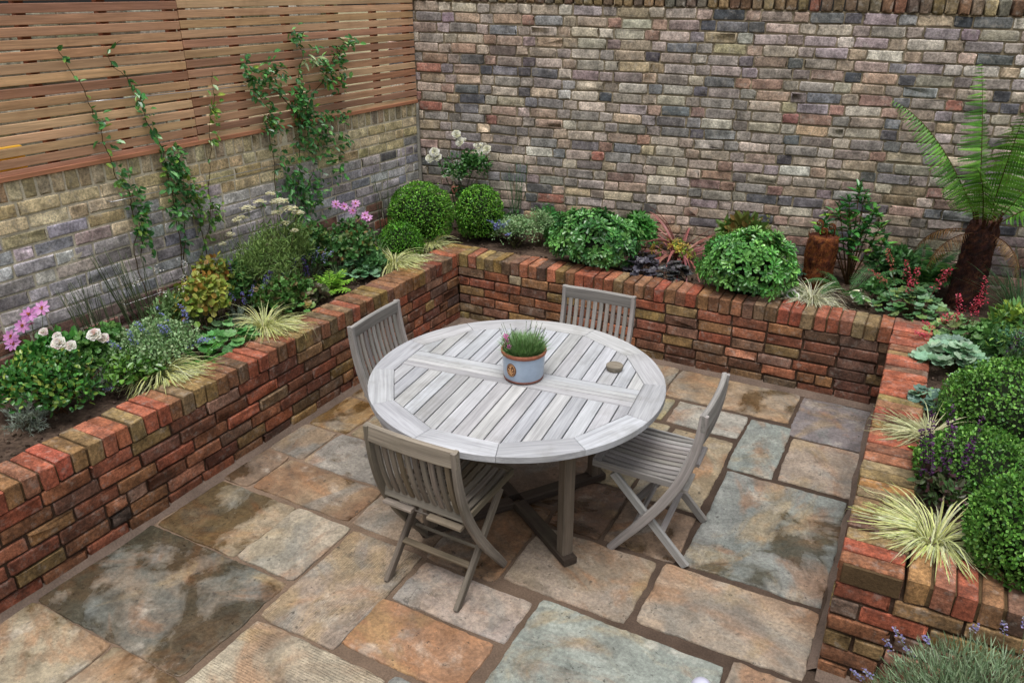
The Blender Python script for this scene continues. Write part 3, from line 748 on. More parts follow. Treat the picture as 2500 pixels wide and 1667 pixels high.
cg.location = (-1.607, 2.152, 0); cg.rotation_euler = (0, 0, math.radians(-1.5)); cg['label'] = 'brown greenish teak folding chair in front of the table with its back to the viewer'
for o in list(bpy.data.objects):
    if '_local' in o: del o['_local']

# ------------------------------------------------------------------ things on the table
pc = np.array([-1.520, 2.952]); pz0 = TZ
pot = thing('flower_pot', 'pale blue glazed flower pot with terracotta rims and an oval brown emblem on the table', 'plant pot', (pc[0], pc[1], pz0))
c3 = np.r_[pc, pz0]; CG = lin('#a3b4c8') * .85; CL = lin('#9a604a') * .85
mb = MB(); lathe(mb, [(.0925, .012), (.0955, .02), (.0985, .07), (.101, .118), (.1015, .128)], c3, 56, CG); mb.build('glazed_body', M['glaze'], pot)
mb = MB(); lathe(mb, [(.001, .001), (.090, .001), (.0945, .004), (.0955, .010), (.0925, .0135)], c3, 56, lin('#7d5348') * .85); mb.build('base_rim', M['clay'], pot)
mb = MB(); lathe(mb, [(.1015, .127), (.1065, .131), (.1085, .138), (.1075, .146), (.103, .149), (.0985, .146), (.097, .135), (.096, .11), (.001, .108)], c3, 56, CL); mb.build('rim', M['clay'], pot)
ea = math.atan2(-.89, .46) - .62
def emb(s, t, r):                                             # oval set into the curved side of the pot
    a = ea + s / .0985; return c3 + np.array([math.cos(a) * r, math.sin(a) * r, .072 + t])
mb = MB(); ring = [(.025 * math.cos(u), .033 * math.sin(u)) for u in np.linspace(0, 2 * PI, 28, endpoint=False)]
v = [emb(0, 0, .1022)] + [emb(s * .85, t * .85, .1022) for s, t in ring] + [emb(s, t, .1025) for s, t in ring] + [emb(s * 1.06, t * 1.05, .0978) for s, t in ring]
k = np.arange(28); k2 = (k + 1) % 28
mb.add(v, [np.stack([0 * k, 1 + k, 1 + k2], 1), np.concatenate([np.stack([1 + k + o, 29 + k + o, 29 + k2 + o, 1 + k2 + o], 1) for o in (0, 28)])], lin('#7d5a44') * .8, None, 0, False)
em = mb.build('emblem', M['clay'], pot)
mb = MB(); cr = lin('#d0a070') * .9
def stroke(pts, r=.0019): tube(mb, [emb(s * 1.15, t * 1.1, .1036) for s, t in pts], r, None, 5, cr)
stroke([(.018 * math.cos(u), .0262 * math.sin(u)) for u in np.linspace(0, 2 * PI, 26)], .0009)
stroke([(0, -.019), (0, .010)]); stroke([(-.010, .006), (-.006, -.003), (0, -.008), (.006, -.003), (.010, .006)])
stroke([(-.006, .015), (-.003, .019), (0, .012), (.003, .019), (.006, .015), (0, .010), (-.006, .015)])
stroke([(-.011, -.008), (-.006, -.013), (0, -.012), (.006, -.013), (.011, -.008)]); stroke([(-.006, -.019), (.006, -.019)])
mb.build('emblem_relief', M['clay'], em)
mb = MB(); lathe(mb, [(.001, .121), (.05, .119), (.097, .117)], c3, 30, lin('#3a2c22')); mb.build('compost', M['soil'], pot)

hc = np.array([-1.163, 3.222, TZ])
hp = thing('parasol_hole_plug', 'small round two-tier wooden plug lying on the table near its far right edge', 'wooden plug', tuple(hc))
mb = MB(); lathe(mb, [(.0005, .0005), (.036, .0005), (.038, .003), (.038, .011), (.036, .013), (.0005, .013)], hc, 30, lin('#8d8474') * .6, 0, False); mb.build('lower_disc', M['clay'], hp)
mb = MB(); P = [(.041 * math.cos(u), .041 * math.sin(u)) for u in np.linspace(0, 2 * PI, 36, endpoint=False)]
for a, b in ((-.05, -.0005), (.0005, .05)):
    Q = [np.array(p) for p in P]; Q = clip(Q, (-1, a), (1, a)); Q = clip(Q, (1, b), (-1, b))
    prism(mb, np.array(Q) + hc[:2], TZ + .0132, TZ + .027, .002, lin('#978d7d') * .6)
mb.build('upper_disc', M['teak'], hp)

# polished metal ball top at the bottom edge of the view
bt = thing('metal_finial', 'shiny pale ball top poking into view at the bottom edge of the paving', 'finial', (-.337, 1.967, 0))
mb = MB(); q = np.array([-.337, 1.967, 0]); lathe(mb, [(.036 * math.sin(u), .30 - .036 * math.cos(u)) for u in np.linspace(.25, PI - .001, 16)], q, 28, lin('#b4b4c4')); mb.build('ball', M['glaze'], bt)
mb = MB(); lathe(mb, [(.03, .0), (.03, .01), (.008, .014), (.007, .27), (.010, .268)], q, 20, lin('#8d8d92')); mb.build('stake', M['metal'], bt)
# ------------------------------------------------------------------ plants
def T_leaf(w=.5, fold=.10, curl=.08, wide=.4):
    v = np.array([(0, 0, 0), (.32, -w * .5, fold), (.72, -w * wide, fold * .6 - curl * .4), (1, 0, -curl), (.72, w * wide, fold * .6 - curl * .4), (.32, w * .5, fold)])
    return v, [np.array([[0, 1, 2, 3], [0, 3, 4, 5]])]
def T_spoon(w=.42):
    v = np.array([(0, 0, 0), (.55, -w * .38, .05), (.85, -w * .5, .02), (1, 0, -.06), (.85, w * .5, .02), (.55, w * .38, .05)])
    return v, [np.array([[0, 1, 2, 3], [0, 3, 4, 5]])]
def T_lobed(n=22, lob=.09, cup=.10, k=7):
    an = np.linspace(.22, 2 * PI - .22, n); r = .5 * (1 + lob * np.cos(k * an + PI)) * (1 - .10 * np.cos(an))
    rim = np.stack([.42 - r * np.cos(an), r * np.sin(an), cup * r * 2 * (.5 + .5 * np.cos(k * an + PI))], 1)
    v = np.concatenate([[(.30, 0, -.02)], rim, [(.05, 0, .02)]]); k = np.arange(1, n)
    return v, [np.concatenate([np.stack([0 * k, k + 1, k], 1), [[0, 1, n + 1]], [[0, n + 1, n]]])]
def T_pinna(m=11, W=.30):
    x = np.linspace(0, 1, m + 1); v = [(a, 0, -.26 * a ** 2.2) for a in x]; f = []
    for s in (-1, 1):
        for i in range(m):
            w = .5 * W * (1 - .8 * x[i] ** 1.3) * (1 if i else .7); xt = x[i] + .85 / m; k = len(v)
            v += [(xt, s * w, -.26 * xt ** 2.2 - .02), (x[i] + .15 / m, s * w * .55, -.26 * x[i] ** 2.2)]
            f.append([i, k + 1, k, i + 1] if s < 0 else [i + 1, k, k + 1, i])
    return np.array(v, float), [np.array(f)]
def T_hosta(n=12):
    an = np.linspace(0, 2 * PI, n, endpoint=False)
    def ring(f): return np.stack([.5 - .5 * f * np.cos(an), .33 * f * np.sin(an) * (1 + .25 * np.cos(an)), .10 * f * f * np.abs(np.sin(an)) - .12 * (.5 - .5 * f * np.cos(an)) ** 2], 1)
    v = np.concatenate([[(.5, 0, -.02)], ring(.62), ring(.70), ring(1)]); k = np.arange(n); k2 = (k + 1) % n
    return v, [np.stack([0 * k, 1 + k2, 1 + k], 1), np.concatenate([np.stack([1 + k + o, 1 + k2 + o, 1 + n + k2 + o, 1 + n + k + o], 1) for o in (0, n)])]
LEAF = T_leaf(); NARROW = T_leaf(.22, .04, .1); ROUND = T_leaf(.8, .08, .05, .5); SPOON = T_spoon(); LOBED = T_lobed(); HOSTA = T_hosta()
PALM = T_lobed(25, .42, .1, 6); PINNA = T_pinna()
NEEDLE = (np.array([(0, -.04, 0), (.6, -.035, .02), (1, 0, 0), (.6, .035, .02), (0, .04, 0)]), [np.array([[0, 1, 2, 3, 4]])])

def inst(mb, T, pos, X, up, sx, col, sy=None, mat=0, smooth=False):
    tv, tf = T; pos = np.asarray(pos, float).reshape(-1, 3); n = len(pos); k = len(tv)
    X = nrm(np.broadcast_to(X, (n, 3))); Y = nrm(np.cross(np.broadcast_to(up, (n, 3)), X)); Z = np.cross(X, Y)
    sx = np.broadcast_to(np.asarray(sx, float), (n,)); sy = sx if sy is None else np.broadcast_to(sy, (n,))
    v = pos[:, None] + tv[None, :, 0:1] * (X * sx[:, None])[:, None] + tv[None, :, 1:2] * (Y * sy[:, None])[:, None] + tv[None, :, 2:3] * (Z * sx[:, None])[:, None]
    off = (np.arange(n) * k)[:, None, None]
    col = np.asarray(col, float)
    if col.ndim == 1: col = np.tile(col, (n * k, 1))
    elif col.ndim == 2 and len(col) == n: col = np.repeat(col, k, axis=0)
    else: col = col.reshape(n * k, -1)
    mb.add(v.reshape(-1, 3), [(f[None] + off).reshape(-1, f.shape[1]) for f in tf], col, None, mat, smooth)

def rdir(n, zmin=-1.):
    d = nrm(R.normal(0, 1, (n * 3 + 20, 3))); d = d[d[:, 2] > zmin]
    while len(d) < n: d = np.concatenate([d, nrm(R.normal(0, 1, (n * 3, 3)))]); d = d[d[:, 2] > zmin]
    return d[:n]
def lcols(n, cols, w=None, k=1., j=.16): 
    return palette(n, cols, w or [1] * len(cols), GK * k, j)

def bush_pts(c, r, n, lumps=7, lump=.55, shell=.55, zmin=-.35):
    c = np.asarray(c, float); r = np.asarray(r, float)
    ld = rdir(lumps, -.1) * r * (1 - lump) * R.uniform(.6, 1.1, (lumps, 1)); ld[0] = 0
    i = R.integers(0, lumps, n); d = rdir(n, zmin); f = shell + (1 - shell) * R.random((n, 1)) ** .7
    s = np.where(i == 0, .8, lump)[:, None] * R.uniform(.85, 1.1, lumps)[i][:, None]
    return c + ld[i] + d * r * s * f, nrm(d / r)
def foliage(mb, c, r, n, T, size, cols, w=None, lumps=7, lump=.55, shell=.55, out=.6, up=.3, rnd=.6, zmin=-.35, floor=.5, k=1., sy=1.):
    p, d = bush_pts(c, r, n, lumps, lump, shell, zmin)
    ok = p[:, 2] > floor; p, d = p[ok], d[ok]; n = len(p)
    X = d * out + Z3 * up + R.normal(0, rnd, (n, 3)); U = d + Z3 * .6 + R.normal(0, .45, (n, 3))
    s = R.uniform(size[0], size[1], n)
    inst(mb, T, p, X, U, s, lcols(n, cols, w, k), s * sy)
def twigs(mb, base, c, r, n, rad=.003, col='#4a3d28'):
    for _ in range(n):
        e = np.asarray(c) + rdir(1, -.1)[0] * np.asarray(r) * R.uniform(.5, .85); b = np.asarray(base) + np.r_[R.normal(0, .02, 2), 0]
        m = (b + e) / 2 + R.normal(0, .02, 3) + np.r_[0, 0, .02]
        t = np.linspace(0, 1, 7)[:, None]; tube(mb, b * (1 - t) ** 2 + m * 2 * t * (1 - t) + e * t * t, rad, rad * .4, 5, lin(col) * .7)

def blades(mb, base, D, L, W, droop, col_e, col_c, nseg=9, twist=.0, k=1.):
    """arching strap leaves: base (n,3), D start direction, edge and centre colours"""
    base = np.asarray(base, float); n = len(base); d = nrm(D); p = base.copy(); L = np.broadcast_to(L, (n,)); W = np.broadcast_to(W, (n,)); droop = np.broadcast_to(droop, (n,))
    hd = nrm(np.c_[d[:, :2], np.zeros(n)]); el = np.arcsin(np.clip(d[:, 2], -1, 1))
    side = nrm(np.cross(d, np.tile(Z3, (n, 1))) + R.normal(0, .25 + twist, (n, 3)) * .5)
    rows = []; ds = (L / (nseg - 1))[:, None]
    for i in range(nseg):
        t = i / (nseg - 1); w = (W * (min(1, .55 + t * 2) * (1 - t ** 2.5) + .02))[:, None] * .5
        s = nrm(side - (side * d).sum(1, keepdims=True) * d); nn = np.cross(s, d)
        rows.append(np.stack([p - s * w, p - nn * w * .35, p + s * w], 1))
        p = p + d * ds; el = np.maximum(el - droop * ds[:, 0] * (1.3 - .6 * t), -1.45); d = hd * np.cos(el)[:, None] + Z3 * np.sin(el)[:, None]
    v = np.stack(rows, 1).reshape(n, nseg * 3, 3)
    i = np.arange(nseg - 1)[:, None] * 3; q = np.concatenate([np.stack([i + s, i + s + 1, i + s + 4, i + s + 3], -1).reshape(-1, 4) for s in (0, 1)])
    off = (np.arange(n) * nseg * 3)[:, None, None]
    ce = np.asarray(col_e, float).reshape(-1, 3); cc = np.asarray(col_c, float).reshape(-1, 3)
    ce = np.broadcast_to(ce, (n, 3)); cc = np.broadcast_to(cc, (n, 3))
    c = np.tile(np.stack([ce, cc, ce], 1), (1, nseg, 1)).reshape(n * nseg * 3, 3)
    mb.add(v.reshape(-1, 3), (q[None] + off).reshape(-1, 4), c)

def grass_clump(name, label, cat, c, n, L, W, droop, ce, cc, group, spread=.03, el=(.5, 1.4), bias=None, jit=.15):
    mb = MB(); c = np.asarray(c, float)
    az = R.uniform(0, 2 * PI, n); e = R.uniform(el[0], el[1], n)
    D = np.stack([np.cos(az) * np.cos(e), np.sin(az) * np.cos(e), np.sin(e)], 1)
    if bias is not None: D = D + np.asarray(bias) * R.random((n, 1))
    base = c + np.stack([np.cos(az), np.sin(az), 0 * az], 1) * R.random((n, 1)) ** .5 * spread
    ls = R.uniform(.55, 1.15, n) * L
    blades(mb, base, D, ls, R.uniform(.7, 1.2, n) * W, R.uniform(.6, 1.3, n) * droop, lcols(n, ce, None, 1., jit), lcols(n, cc, None, 1., jit), 10)
    V = mb.V[-1]; V[:, 2] = np.where(V[:, 2] < .497, .497 + (V[:, 2] - .497) * .02 + .003, V[:, 2])
    # blades lie on the brick edge where they reach it
    on = ((V[:, 0] > XL - .23) & (V[:, 0] < XL + .02)) | ((V[:, 1] > YB - .02) & (V[:, 1] < YB + .23)) | ((V[:, 0] < XR + .23) & (V[:, 0] > XR - .03) & (V[:, 1] < YB)) | ((V[:, 1] < YE + .24) & (V[:, 1] > YE - .02) & (V[:, 0] > XR))
    V[:, 2] = np.where(on & (V[:, 2] < .566), .560 + R.uniform(0, .006, len(V)), V[:, 2])
    o = mb.build(name, M['leaf']); return tag(o, label, cat, group)

def plant(name, label, cat, xy, group=None, z=.5): return thing(name, label, cat, (xy[0], xy[1], z), group)

# ---- flowers
def flower_daisy(mb, c, nrmv, r, col, eye='#d8902c', n=9):
    nv = nrm(np.asarray(nrmv, float)); a = nrm(np.cross(nv, [.3, .8, .5])); b = np.cross(nv, a); an = np.arange(n) * 2 * PI / n + R.uniform(0, 1)
    X = a * np.cos(an)[:, None] + b * np.sin(an)[:, None] + nv * R.uniform(.0, .3, (n, 1))
    inst(mb, T_leaf(.46, .02, .12, .5), np.asarray(c) + X * r * .12, X, nv + R.normal(0, .1, (n, 3)), R.uniform(.85, 1.05, n) * r, palette(n, col, [1] * len(col), 1, .08))
    k = 14; d = rdir(k, .1); inst(mb, ROUND, np.asarray(c) + nv * r * .05 + (a * d[:, :1] + b * d[:, 1:2]) * r * .16, nv + R.normal(0, .5, (k, 3)), a, r * .22, lin(eye) * .9)
def flower_rose(mb, c, nrmv, r, col, n=26):
    nv = nrm(np.asarray(nrmv, float)); a = nrm(np.cross(nv, [.3, .8, .5])); b = np.cross(nv, a)
    t = (np.arange(n) + .5) / n; an = np.arange(n) * 2.4; tilt = np.interp(t, [0, 1], [1.35, .15])
    X = (a * np.cos(an)[:, None] + b * np.sin(an)[:, None]) * np.cos(tilt)[:, None] + nv * np.sin(tilt)[:, None]
    P = np.asarray(c) + (a * np.cos(an)[:, None] + b * np.sin(an)[:, None]) * (r * .22 * t)[:, None]
    inst(mb, T_leaf(.95, .16, .22, .6), P, X, nv - X * .2 + R.normal(0, .12, (n, 3)), r * np.interp(t, [0, 1], [.6, .95]), palette(n, col, [1] * len(col), 1, .05))
def spike(mb, p0, p1, n, size, col, stemcol='#5a6b3a', r=.012, from_=.35, T=ROUND, srad=.0014):
    p0 = np.asarray(p0, float); p1 = np.asarray(p1, float); t = np.linspace(0, 1, 8)[:, None]
    bow = R.normal(0, .012, 3); tube(mb, p0 + (p1 - p0) * t + bow * (t * (1 - t) * 4), srad, srad * .6, 5, lin(stemcol) * .6, 1)
    u = R.uniform(from_, 1, n)[:, None]; an = R.uniform(0, 2 * PI, n); d = np.stack([np.cos(an), np.sin(an), R.uniform(-.2, .5, n)], 1)
    P = p0 + (p1 - p0) * u + bow * (u * (1 - u) * 4) + d * r * (1.15 - .75 * ((u - from_) / (1 - from_))) * R.uniform(.4, 1, (n, 1))
    inst(mb, T, P, d + R.normal(0, .3, (n, 3)), Z3 + R.normal(0, .3, (n, 3)), R.uniform(.7, 1.2, n) * size, palette(n, col, [1] * len(col), .9, .15))
def part_flower(root, name, fn, mats=None):
    mb = MB(); fn(mb); mb.build(name, mats or [M['petal'], M['stem']], root)

# ---- ferns
def frond(mb, base, az, el, L, W, droop, n=22, sub=0, cols=('#4d8a2c', '#5c9a35'), hang=.15, rc='#4a5a28', rr=.0025, taper=.8):
    p = np.asarray(base, float); d = np.array([math.cos(az) * math.cos(el), math.sin(az) * math.cos(el), math.sin(el)])
    m = 40; ds = L / m; P = [p]; D = [d]
    for i in range(m):
        p = p + d * ds; d = nrm(d - Z3 * droop * ds * (.5 + 1.5 * i / m)); P.append(p); D.append(d)
    P = np.array(P); D = np.array(D)
    tube(mb, P[::3], rr, rr * .3, 5, lin(rc) * .6, 1)
    t = np.linspace(.12, .995, n); i = t * m; i0 = np.minimum(i.astype(int), m - 1); f = (i - i0)[:, None]
    Q = P[i0] * (1 - f) + P[i0 + 1] * f; T = nrm(D[i0]); sv = nrm(np.cross(T, Z3 + 1e-3)); up = np.cross(sv, T)
    pl = W * np.minimum(1, (t - .06) * 4.5) ** .8 * (1 - np.clip((t - .45) / .55, 0, 1) ** 1.6 * taper)
    for s in (-1, 1):
        X = nrm(sv * s + T * .35 - Z3 * hang + R.normal(0, .07, (n, 3)))
        if sub == 1: inst(mb, PINNA, Q, X, up, pl, lcols(n, cols, None, 1., .22), pl * .62 + W * .1)
        elif not sub:
            inst(mb, NARROW, Q, X, up, pl, lcols(n, cols), pl * 1.0 + .006)
        else:
            k = sub; u = np.linspace(.04, .98, k)
            for s2 in (-1, 1):
                S2 = nrm(np.cross(up, X)) * s2
                B = Q[:, None] + X[:, None] * (pl[:, None] * u[None])[..., None] - Z3 * (pl[:, None] * u[None] ** 2)[..., None] * hang * .8
                XX = nrm(S2[:, None] + X[:, None] * .45 + R.normal(0, .08, B.shape))
                sz = (W * .20 * (1 - .78 * u[None]) * (pl[:, None] / W) ** .6)
                inst(mb, LEAF, B.reshape(-1, 3), XX.reshape(-1, 3), np.repeat(up, k, 0), sz.ravel(), lcols(n * k, cols), sz.ravel() * .8)

def fern(name, label, xy, fr, cols, z=.5, cat='fern', group=None, base_r=.015):
    t = plant(name, label, cat, xy, group, z)
    for (az, el, L, W, dr, n, sub) in fr:
        mb = MB(); b = np.array([xy[0] + R.normal(0, base_r), xy[1] + R.normal(0, base_r), z]); frond(mb, b, az, el, L, W, dr, n, sub, cols); mb.build('frond', [M['leaf'], M['stem']], t)
    return t
def box_ball(label, c, r, n, cols, group='clipped box balls', base=.5, flat=1.):
    t = plant('box_ball', label, 'box shrub', (c[0], c[1]), group); r = np.asarray(r, float); c = np.asarray(c, float)
    d = rdir(n, -.75); f = np.where(R.random((n, 1)) < .72, R.uniform(.94, 1.03, (n, 1)), R.uniform(.70, .95, (n, 1)))
    lump = 1 + .055 * vnoise(d * 2.6 + c)[:, None] + .035 * vnoise(d * 7 + c)[:, None]; stray = R.random((n, 1)) < .012; lump = lump + stray * R.uniform(.03, .10, (n, 1)); age = 1 + .35 * vnoise(d * 4 + c * 3)[:, None]
    p = c + d * r * f * lump; X = d * .55 + Z3 * .25 + R.normal(0, .6, (n, 3)); U = d + R.normal(0, .5, (n, 3))
    ok = p[:, 2] > base; s = R.uniform(.011, .019, n)
    mb = MB(); inst(mb, T_leaf(.62, .08, .06, .5), p[ok], X[ok], U[ok], s[ok], (lcols(n, cols, None, 1., .2) * age * R.choice([1, 1.25, .8], (n, 1)))[ok]); mb.build('foliage', M['leaf'], t)
    mb = MB(); u = np.linspace(.05, PI - .05, 16); lathe(mb, [(r[0] * .78 * math.sin(a), -r[2] * .78 * math.cos(a)) for a in u], c, 24, lin('#1f2a14') * .6)  # added dark solid core, not twigs: blocks the view through the leaves
    tube(mb, [(c[0], c[1], base - .03), tuple(c)], .014, .01, 6, lin('#3c2f20') * .6); mb.build('twigs', M['stem'], t)
    return t
def rosette_mound(name, label, cat, c, r, m, k, Ls, cols, group=None, w=.42, mat='gloss_leaf', zmin=-.3, T=None, tilt=(.1, .9), core=True, per=1.):
    t = plant(name, label, cat, (c[0], c[1]), group); c = np.asarray(c, float); r = np.asarray(r, float)
    d = rdir(m, zmin); f = np.where(R.random((m, 1)) < .75, R.uniform(.9, 1.04, (m, 1)), R.uniform(.6, .9, (m, 1)))
    tip = c + d * r * f * (1 + .16 * vnoise(d * 2.6 + c)[:, None]); dn = nrm(d / r + Z3 * .5 + R.normal(0, .25, (m, 3)))
    a = nrm(np.cross(dn, R.normal(0, 1, (m, 3)))); b = np.cross(dn, a)
    an = np.arange(k) * 2.4; el = np.linspace(tilt[0], tilt[1], k)
    X = (a[:, None] * np.cos(an)[None, :, None] + b[:, None] * np.sin(an)[None, :, None]) * np.cos(el)[None, :, None] + dn[:, None] * np.sin(el)[None, :, None]
    X = X + R.normal(0, .12, X.shape); P = np.repeat(tip[:, None], k, 1) + R.normal(0, .004, X.shape)
    base = lcols(m, cols, None, 1., .2) * (1 + .3 * vnoise(d * 3 + c * 2)[:, None]); cc = np.repeat(base, k, 0) * R.normal(1, .12, (m * k, 1))
    P = P.reshape(-1, 3); X = X.reshape(-1, 3); U = np.repeat(dn, k, 0); s = R.uniform(Ls[0], Ls[1], m * k) * np.tile(np.linspace(1.1, .6, k), m)
    ok = P[:, 2] > .505
    mb = MB(); inst(mb, T or T_spoon(w), P[ok], X[ok], U[ok], s[ok], np.clip(cc[ok], .005, .8), s[ok] * per); mb.build('foliage', M[mat], t)
    mb = MB()
    if core: u = np.linspace(.05, PI - .05, 14); lathe(mb, [(.66 * math.sin(q), -.66 * math.cos(q)) for q in u], (0, 0, 0), 20, lin('#1c2612') * .6); mb.V[-1] = mb.V[-1] * r + c; mb.V[-1][:, 2] = np.maximum(mb.V[-1][:, 2], .47)  # dark core added inside the mound to fill gaps; real twigs follow
    twigs(mb, (c[0], c[1], .49), c, r, 16); mb.build('twigs', M['stem'], t)
    return t
def herb(name, label, cat, c, r, n, T, size, cols, group=None, mat='leaf', stems=10, **kw):
    t = plant(name, label, cat, (c[0], c[1]), group)
    mb = MB(); foliage(mb, c, r, n, T, size, cols, **kw); mb.build('foliage', M[mat], t)
    if stems: mb = MB(); twigs(mb, (c[0], c[1], .49), c, r, stems, .0022, '#5a5a35'); mb.build('stem', M['stem'], t)
    return t
def leaf_clump(name, label, *a, **k):
    return _leaf_clump(name, label, *(a if isinstance(a[0], str) else ('leafy plant',) + a), **k)
def _leaf_clump(name, label, cat, xy, spread, n, size, h, cols, T=None, group=None, mat='leaf', z=.5, rimcol=None, flat=.6):
    """long-stalked leaves held over a crown: heuchera, alchemilla, hosta"""
    t = plant(name, label, cat, xy, group); c = np.r_[xy, z]
    az = R.uniform(0, 2 * PI, n); rr = np.sqrt(R.random(n)) ; hh = h * (1.05 - .75 * rr ** 1.5) * R.uniform(.75, 1.1, n)
    out = np.stack([np.cos(az), np.sin(az), 0 * az], 1); P = c + out * (rr * np.asarray(spread))[:, None] + Z3 * hh[:, None]
    X = out + Z3 * R.uniform(-.35, .25, (n, 1)) + R.normal(0, .18, (n, 3)); U = Z3 + out * rr[:, None] * flat + R.normal(0, .28, (n, 3))
    s = R.uniform(size[0], size[1], n); TT = T or LOBED; col = lcols(n, cols)
    if rimcol is not None:
        k = len(TT[0]); m = (k - 1) // 3; cc = np.repeat(col[:, None], k, 1); cc[:, 1 + m:] = lcols(n, rimcol)[:, None]; col = cc.reshape(n * k, 3)
        col = col.reshape(n, k, 3)
    mb = MB(); inst(mb, TT, P - X * (s * .4)[:, None], X, U, s, col); mb.build('foliage', M[mat], t)
    mb = MB()
    for i in range(min(n, 40)): tt = np.linspace(0, 1, 5)[:, None]; b = c + out[i] * .012; e = P[i] - X[i] * s[i] * .35; tube(mb, b + (e - b) * tt + Z3 * (tt * (1 - tt)) * .04, .0016, .001, 4, lin('#6a6b3a') * .5)
    mb.build('stem', M['stem'], t)
    return t
BOXC = ['#5c9a2c', '#4a8626', '#74ae3c', '#3a6c20', '#8ec24e']
# --- clipped box
box_ball('largest clipped box ball, in the far left corner of the bed beside the white rose', (-3.60, 5.14, .735), (.262, .262, .262), 9000, BOXC)
box_ball('round box ball in the far corner below the white rose, right of the largest ball', (-3.24, 5.47, .715), (.195, .195, .235), 5500, BOXC)
box_ball('small low box dome at the far left coping corner, in front of the largest ball', (-3.545, 4.77, .60), (.175, .165, .165), 4200, BOXC[:4])
DKB = ['#5a8e38', '#4a7c30', '#72a646', '#3a6428', '#88b858']
box_ball('broad box mound at the far end of the right bed, behind the purple salvia', (.62, 3.90, .635), (.36, .29, .23), 12500, DKB)
box_ball('low box mound in the right bed with dark purple salvia growing through it', (.42, 3.33, .575), (.235, .21, .19), 7000, DKB)
box_ball('near box ball at the right picture edge behind the striped grass on the bed corner', (.575, 2.82, .675), (.21, .21, .225), 9500, DKB)
# --- tobira mounds
TOB = ['#559248', '#66a452', '#467e40', '#7cb45e', '#386a38']
rosette_mound('pittosporum', 'dense glossy green shrub mound on the far bed left of the dark purple heuchera', 'shrub', (-2.11, 5.22, .68), (.33, .24, .255), 430, 9, (.042, .062), TOB, 'low glossy shrub mounds')
TOB2 = ['#5fa04a', '#72b254', '#509044', '#88c060', '#427c3a']
rosette_mound('pittosporum', 'bright green glossy shrub mound on the far bed right of the dark purple heuchera', 'shrub', (-.965, 5.16, .69), (.31, .25, .27), 430, 9, (.040, .058), TOB2, 'low glossy shrub mounds')

# --- striped sedge clumps
CE = ['#f4f0c4', '#eceab0', '#faf4d8', '#e2e09c']; CCc = ['#bcc86c', '#aabd60', '#d4d888', '#9cb058']
SG = 'cream and green striped sedge clumps'
grass_clump('striped_sedge', 'yellow striped sedge clump on the left coping, nearest the viewer in the left bed', 'ornamental grass', (-3.44, 2.42, .50), 260, .36, .0056, 7.6, CE, CCc, SG, .035, (.55, 1.45), (.25, -.10, 0))
grass_clump('striped_sedge', 'bushy yellow striped sedge clump halfway along the left coping beside the grey lavender', 'ornamental grass', (-3.40, 3.14, .50), 360, .35, .0054, 7.8, CE, CCc, SG, .04, (.55, 1.45), (.2, -.1, 0))
grass_clump('striped_sedge', 'striped sedge clump spilling on the left coping in front of the small low box dome', 'ornamental grass', (-3.43, 4.52, .50), 240, .36, .0060, 7.6, CE, CCc, SG, .035, (.55, 1.45), (.25, -.1, 0))
grass_clump('striped_sedge', 'small striped sedge tuft at the far left coping corner, right of the low box dome', 'ornamental grass', (-3.43, 5.02, .50), 130, .28, .0055, 8.5, CE, CCc, SG, .02, (.7, 1.5), (.2, -.2, 0))
grass_clump('striped_sedge', 'white striped sedge clump on the far coping in front of the brown fern stump', 'ornamental grass', (-.535, 5.25, .50), 250, .33, .0055, 7.8, ['#f0ece0', '#e2dfcc', '#dcd8b8'], ['#b5ba8c', '#a0a878', '#c9c9a0'], SG, .03, (.4, 1.4), (.0, -.2, 0))
grass_clump('striped_sedge', 'small pale sedge tuft spilling on the right coping between two box mounds', 'ornamental grass', (.225, 3.63, .51), 150, .28, .0055, 7.5, ['#e2deba', '#d5d2a8'], ['#b3b680', '#9da86e'], SG, .02, (.6, 1.4), (-.6, -.1, 0))
grass_clump('striped_sedge', 'largest striped sedge clump flopping over the near corner of the right brick planter', 'ornamental grass', (.28, 2.86, .50), 260, .32, .0058, 7.6, CE, CCc, SG, .045, (.25, 1.25), (-.35, -.05, 0))

# --- left bed, near to far
GR = ['#7d8f7a', '#8a9a86', '#6a7e64', '#95a492']
def needle_bush(name, label, cat, c, r, n, L, cols, group=None, stems=40, spikes=None, h=1.):
    t = plant(name, label, cat, (c[0], c[1]), group); c = np.asarray(c, float); r = np.asarray(r, float)
    mb = MB(); b = np.array([c[0], c[1], .5]); d = rdir(stems, .05); tips = b + d * r * 1.0 * R.uniform(.7, 1.05, (stems, 1)); tips[:, 2] = np.maximum(tips[:, 2], .53)
    m = n // stems; P = []; X = []
    for i in range(stems):
        u = R.uniform(.25, 1, m)[:, None]; bend = np.array([0, 0, .03]) * (u * (1 - u)) * 4
        P.append(b + (tips[i] - b) * u + bend); X.append(nrm(d[i] * .9 + Z3 * .35 + R.normal(0, .55, (m, 3))))
    P = np.concatenate(P); X = np.concatenate(X)
    inst(mb, NEEDLE, P, X, Z3 + R.normal(0, .5, X.shape), R.uniform(.6, 1.2, len(P)) * L, lcols(len(P), cols)); mb.build('foliage', M['leaf'], t)
    mb = MB()
    for i in range(0, stems, 2): tt = np.linspace(0, 1, 5)[:, None]; tube(mb, b + (tips[i] - b) * tt + Z3 * (tt * (1 - tt)) * .12, .0018, .001, 4, lin('#6d6a50') * .6)
    mb.build('stem', M['stem'], t)
    if spikes:
        for (p, q, cl) in spikes: part_flower(t, 'flower_spike', lambda mb: spike(mb, p, q, 34, .0085, cl, '#7d8a66', .011, .62))
    return t
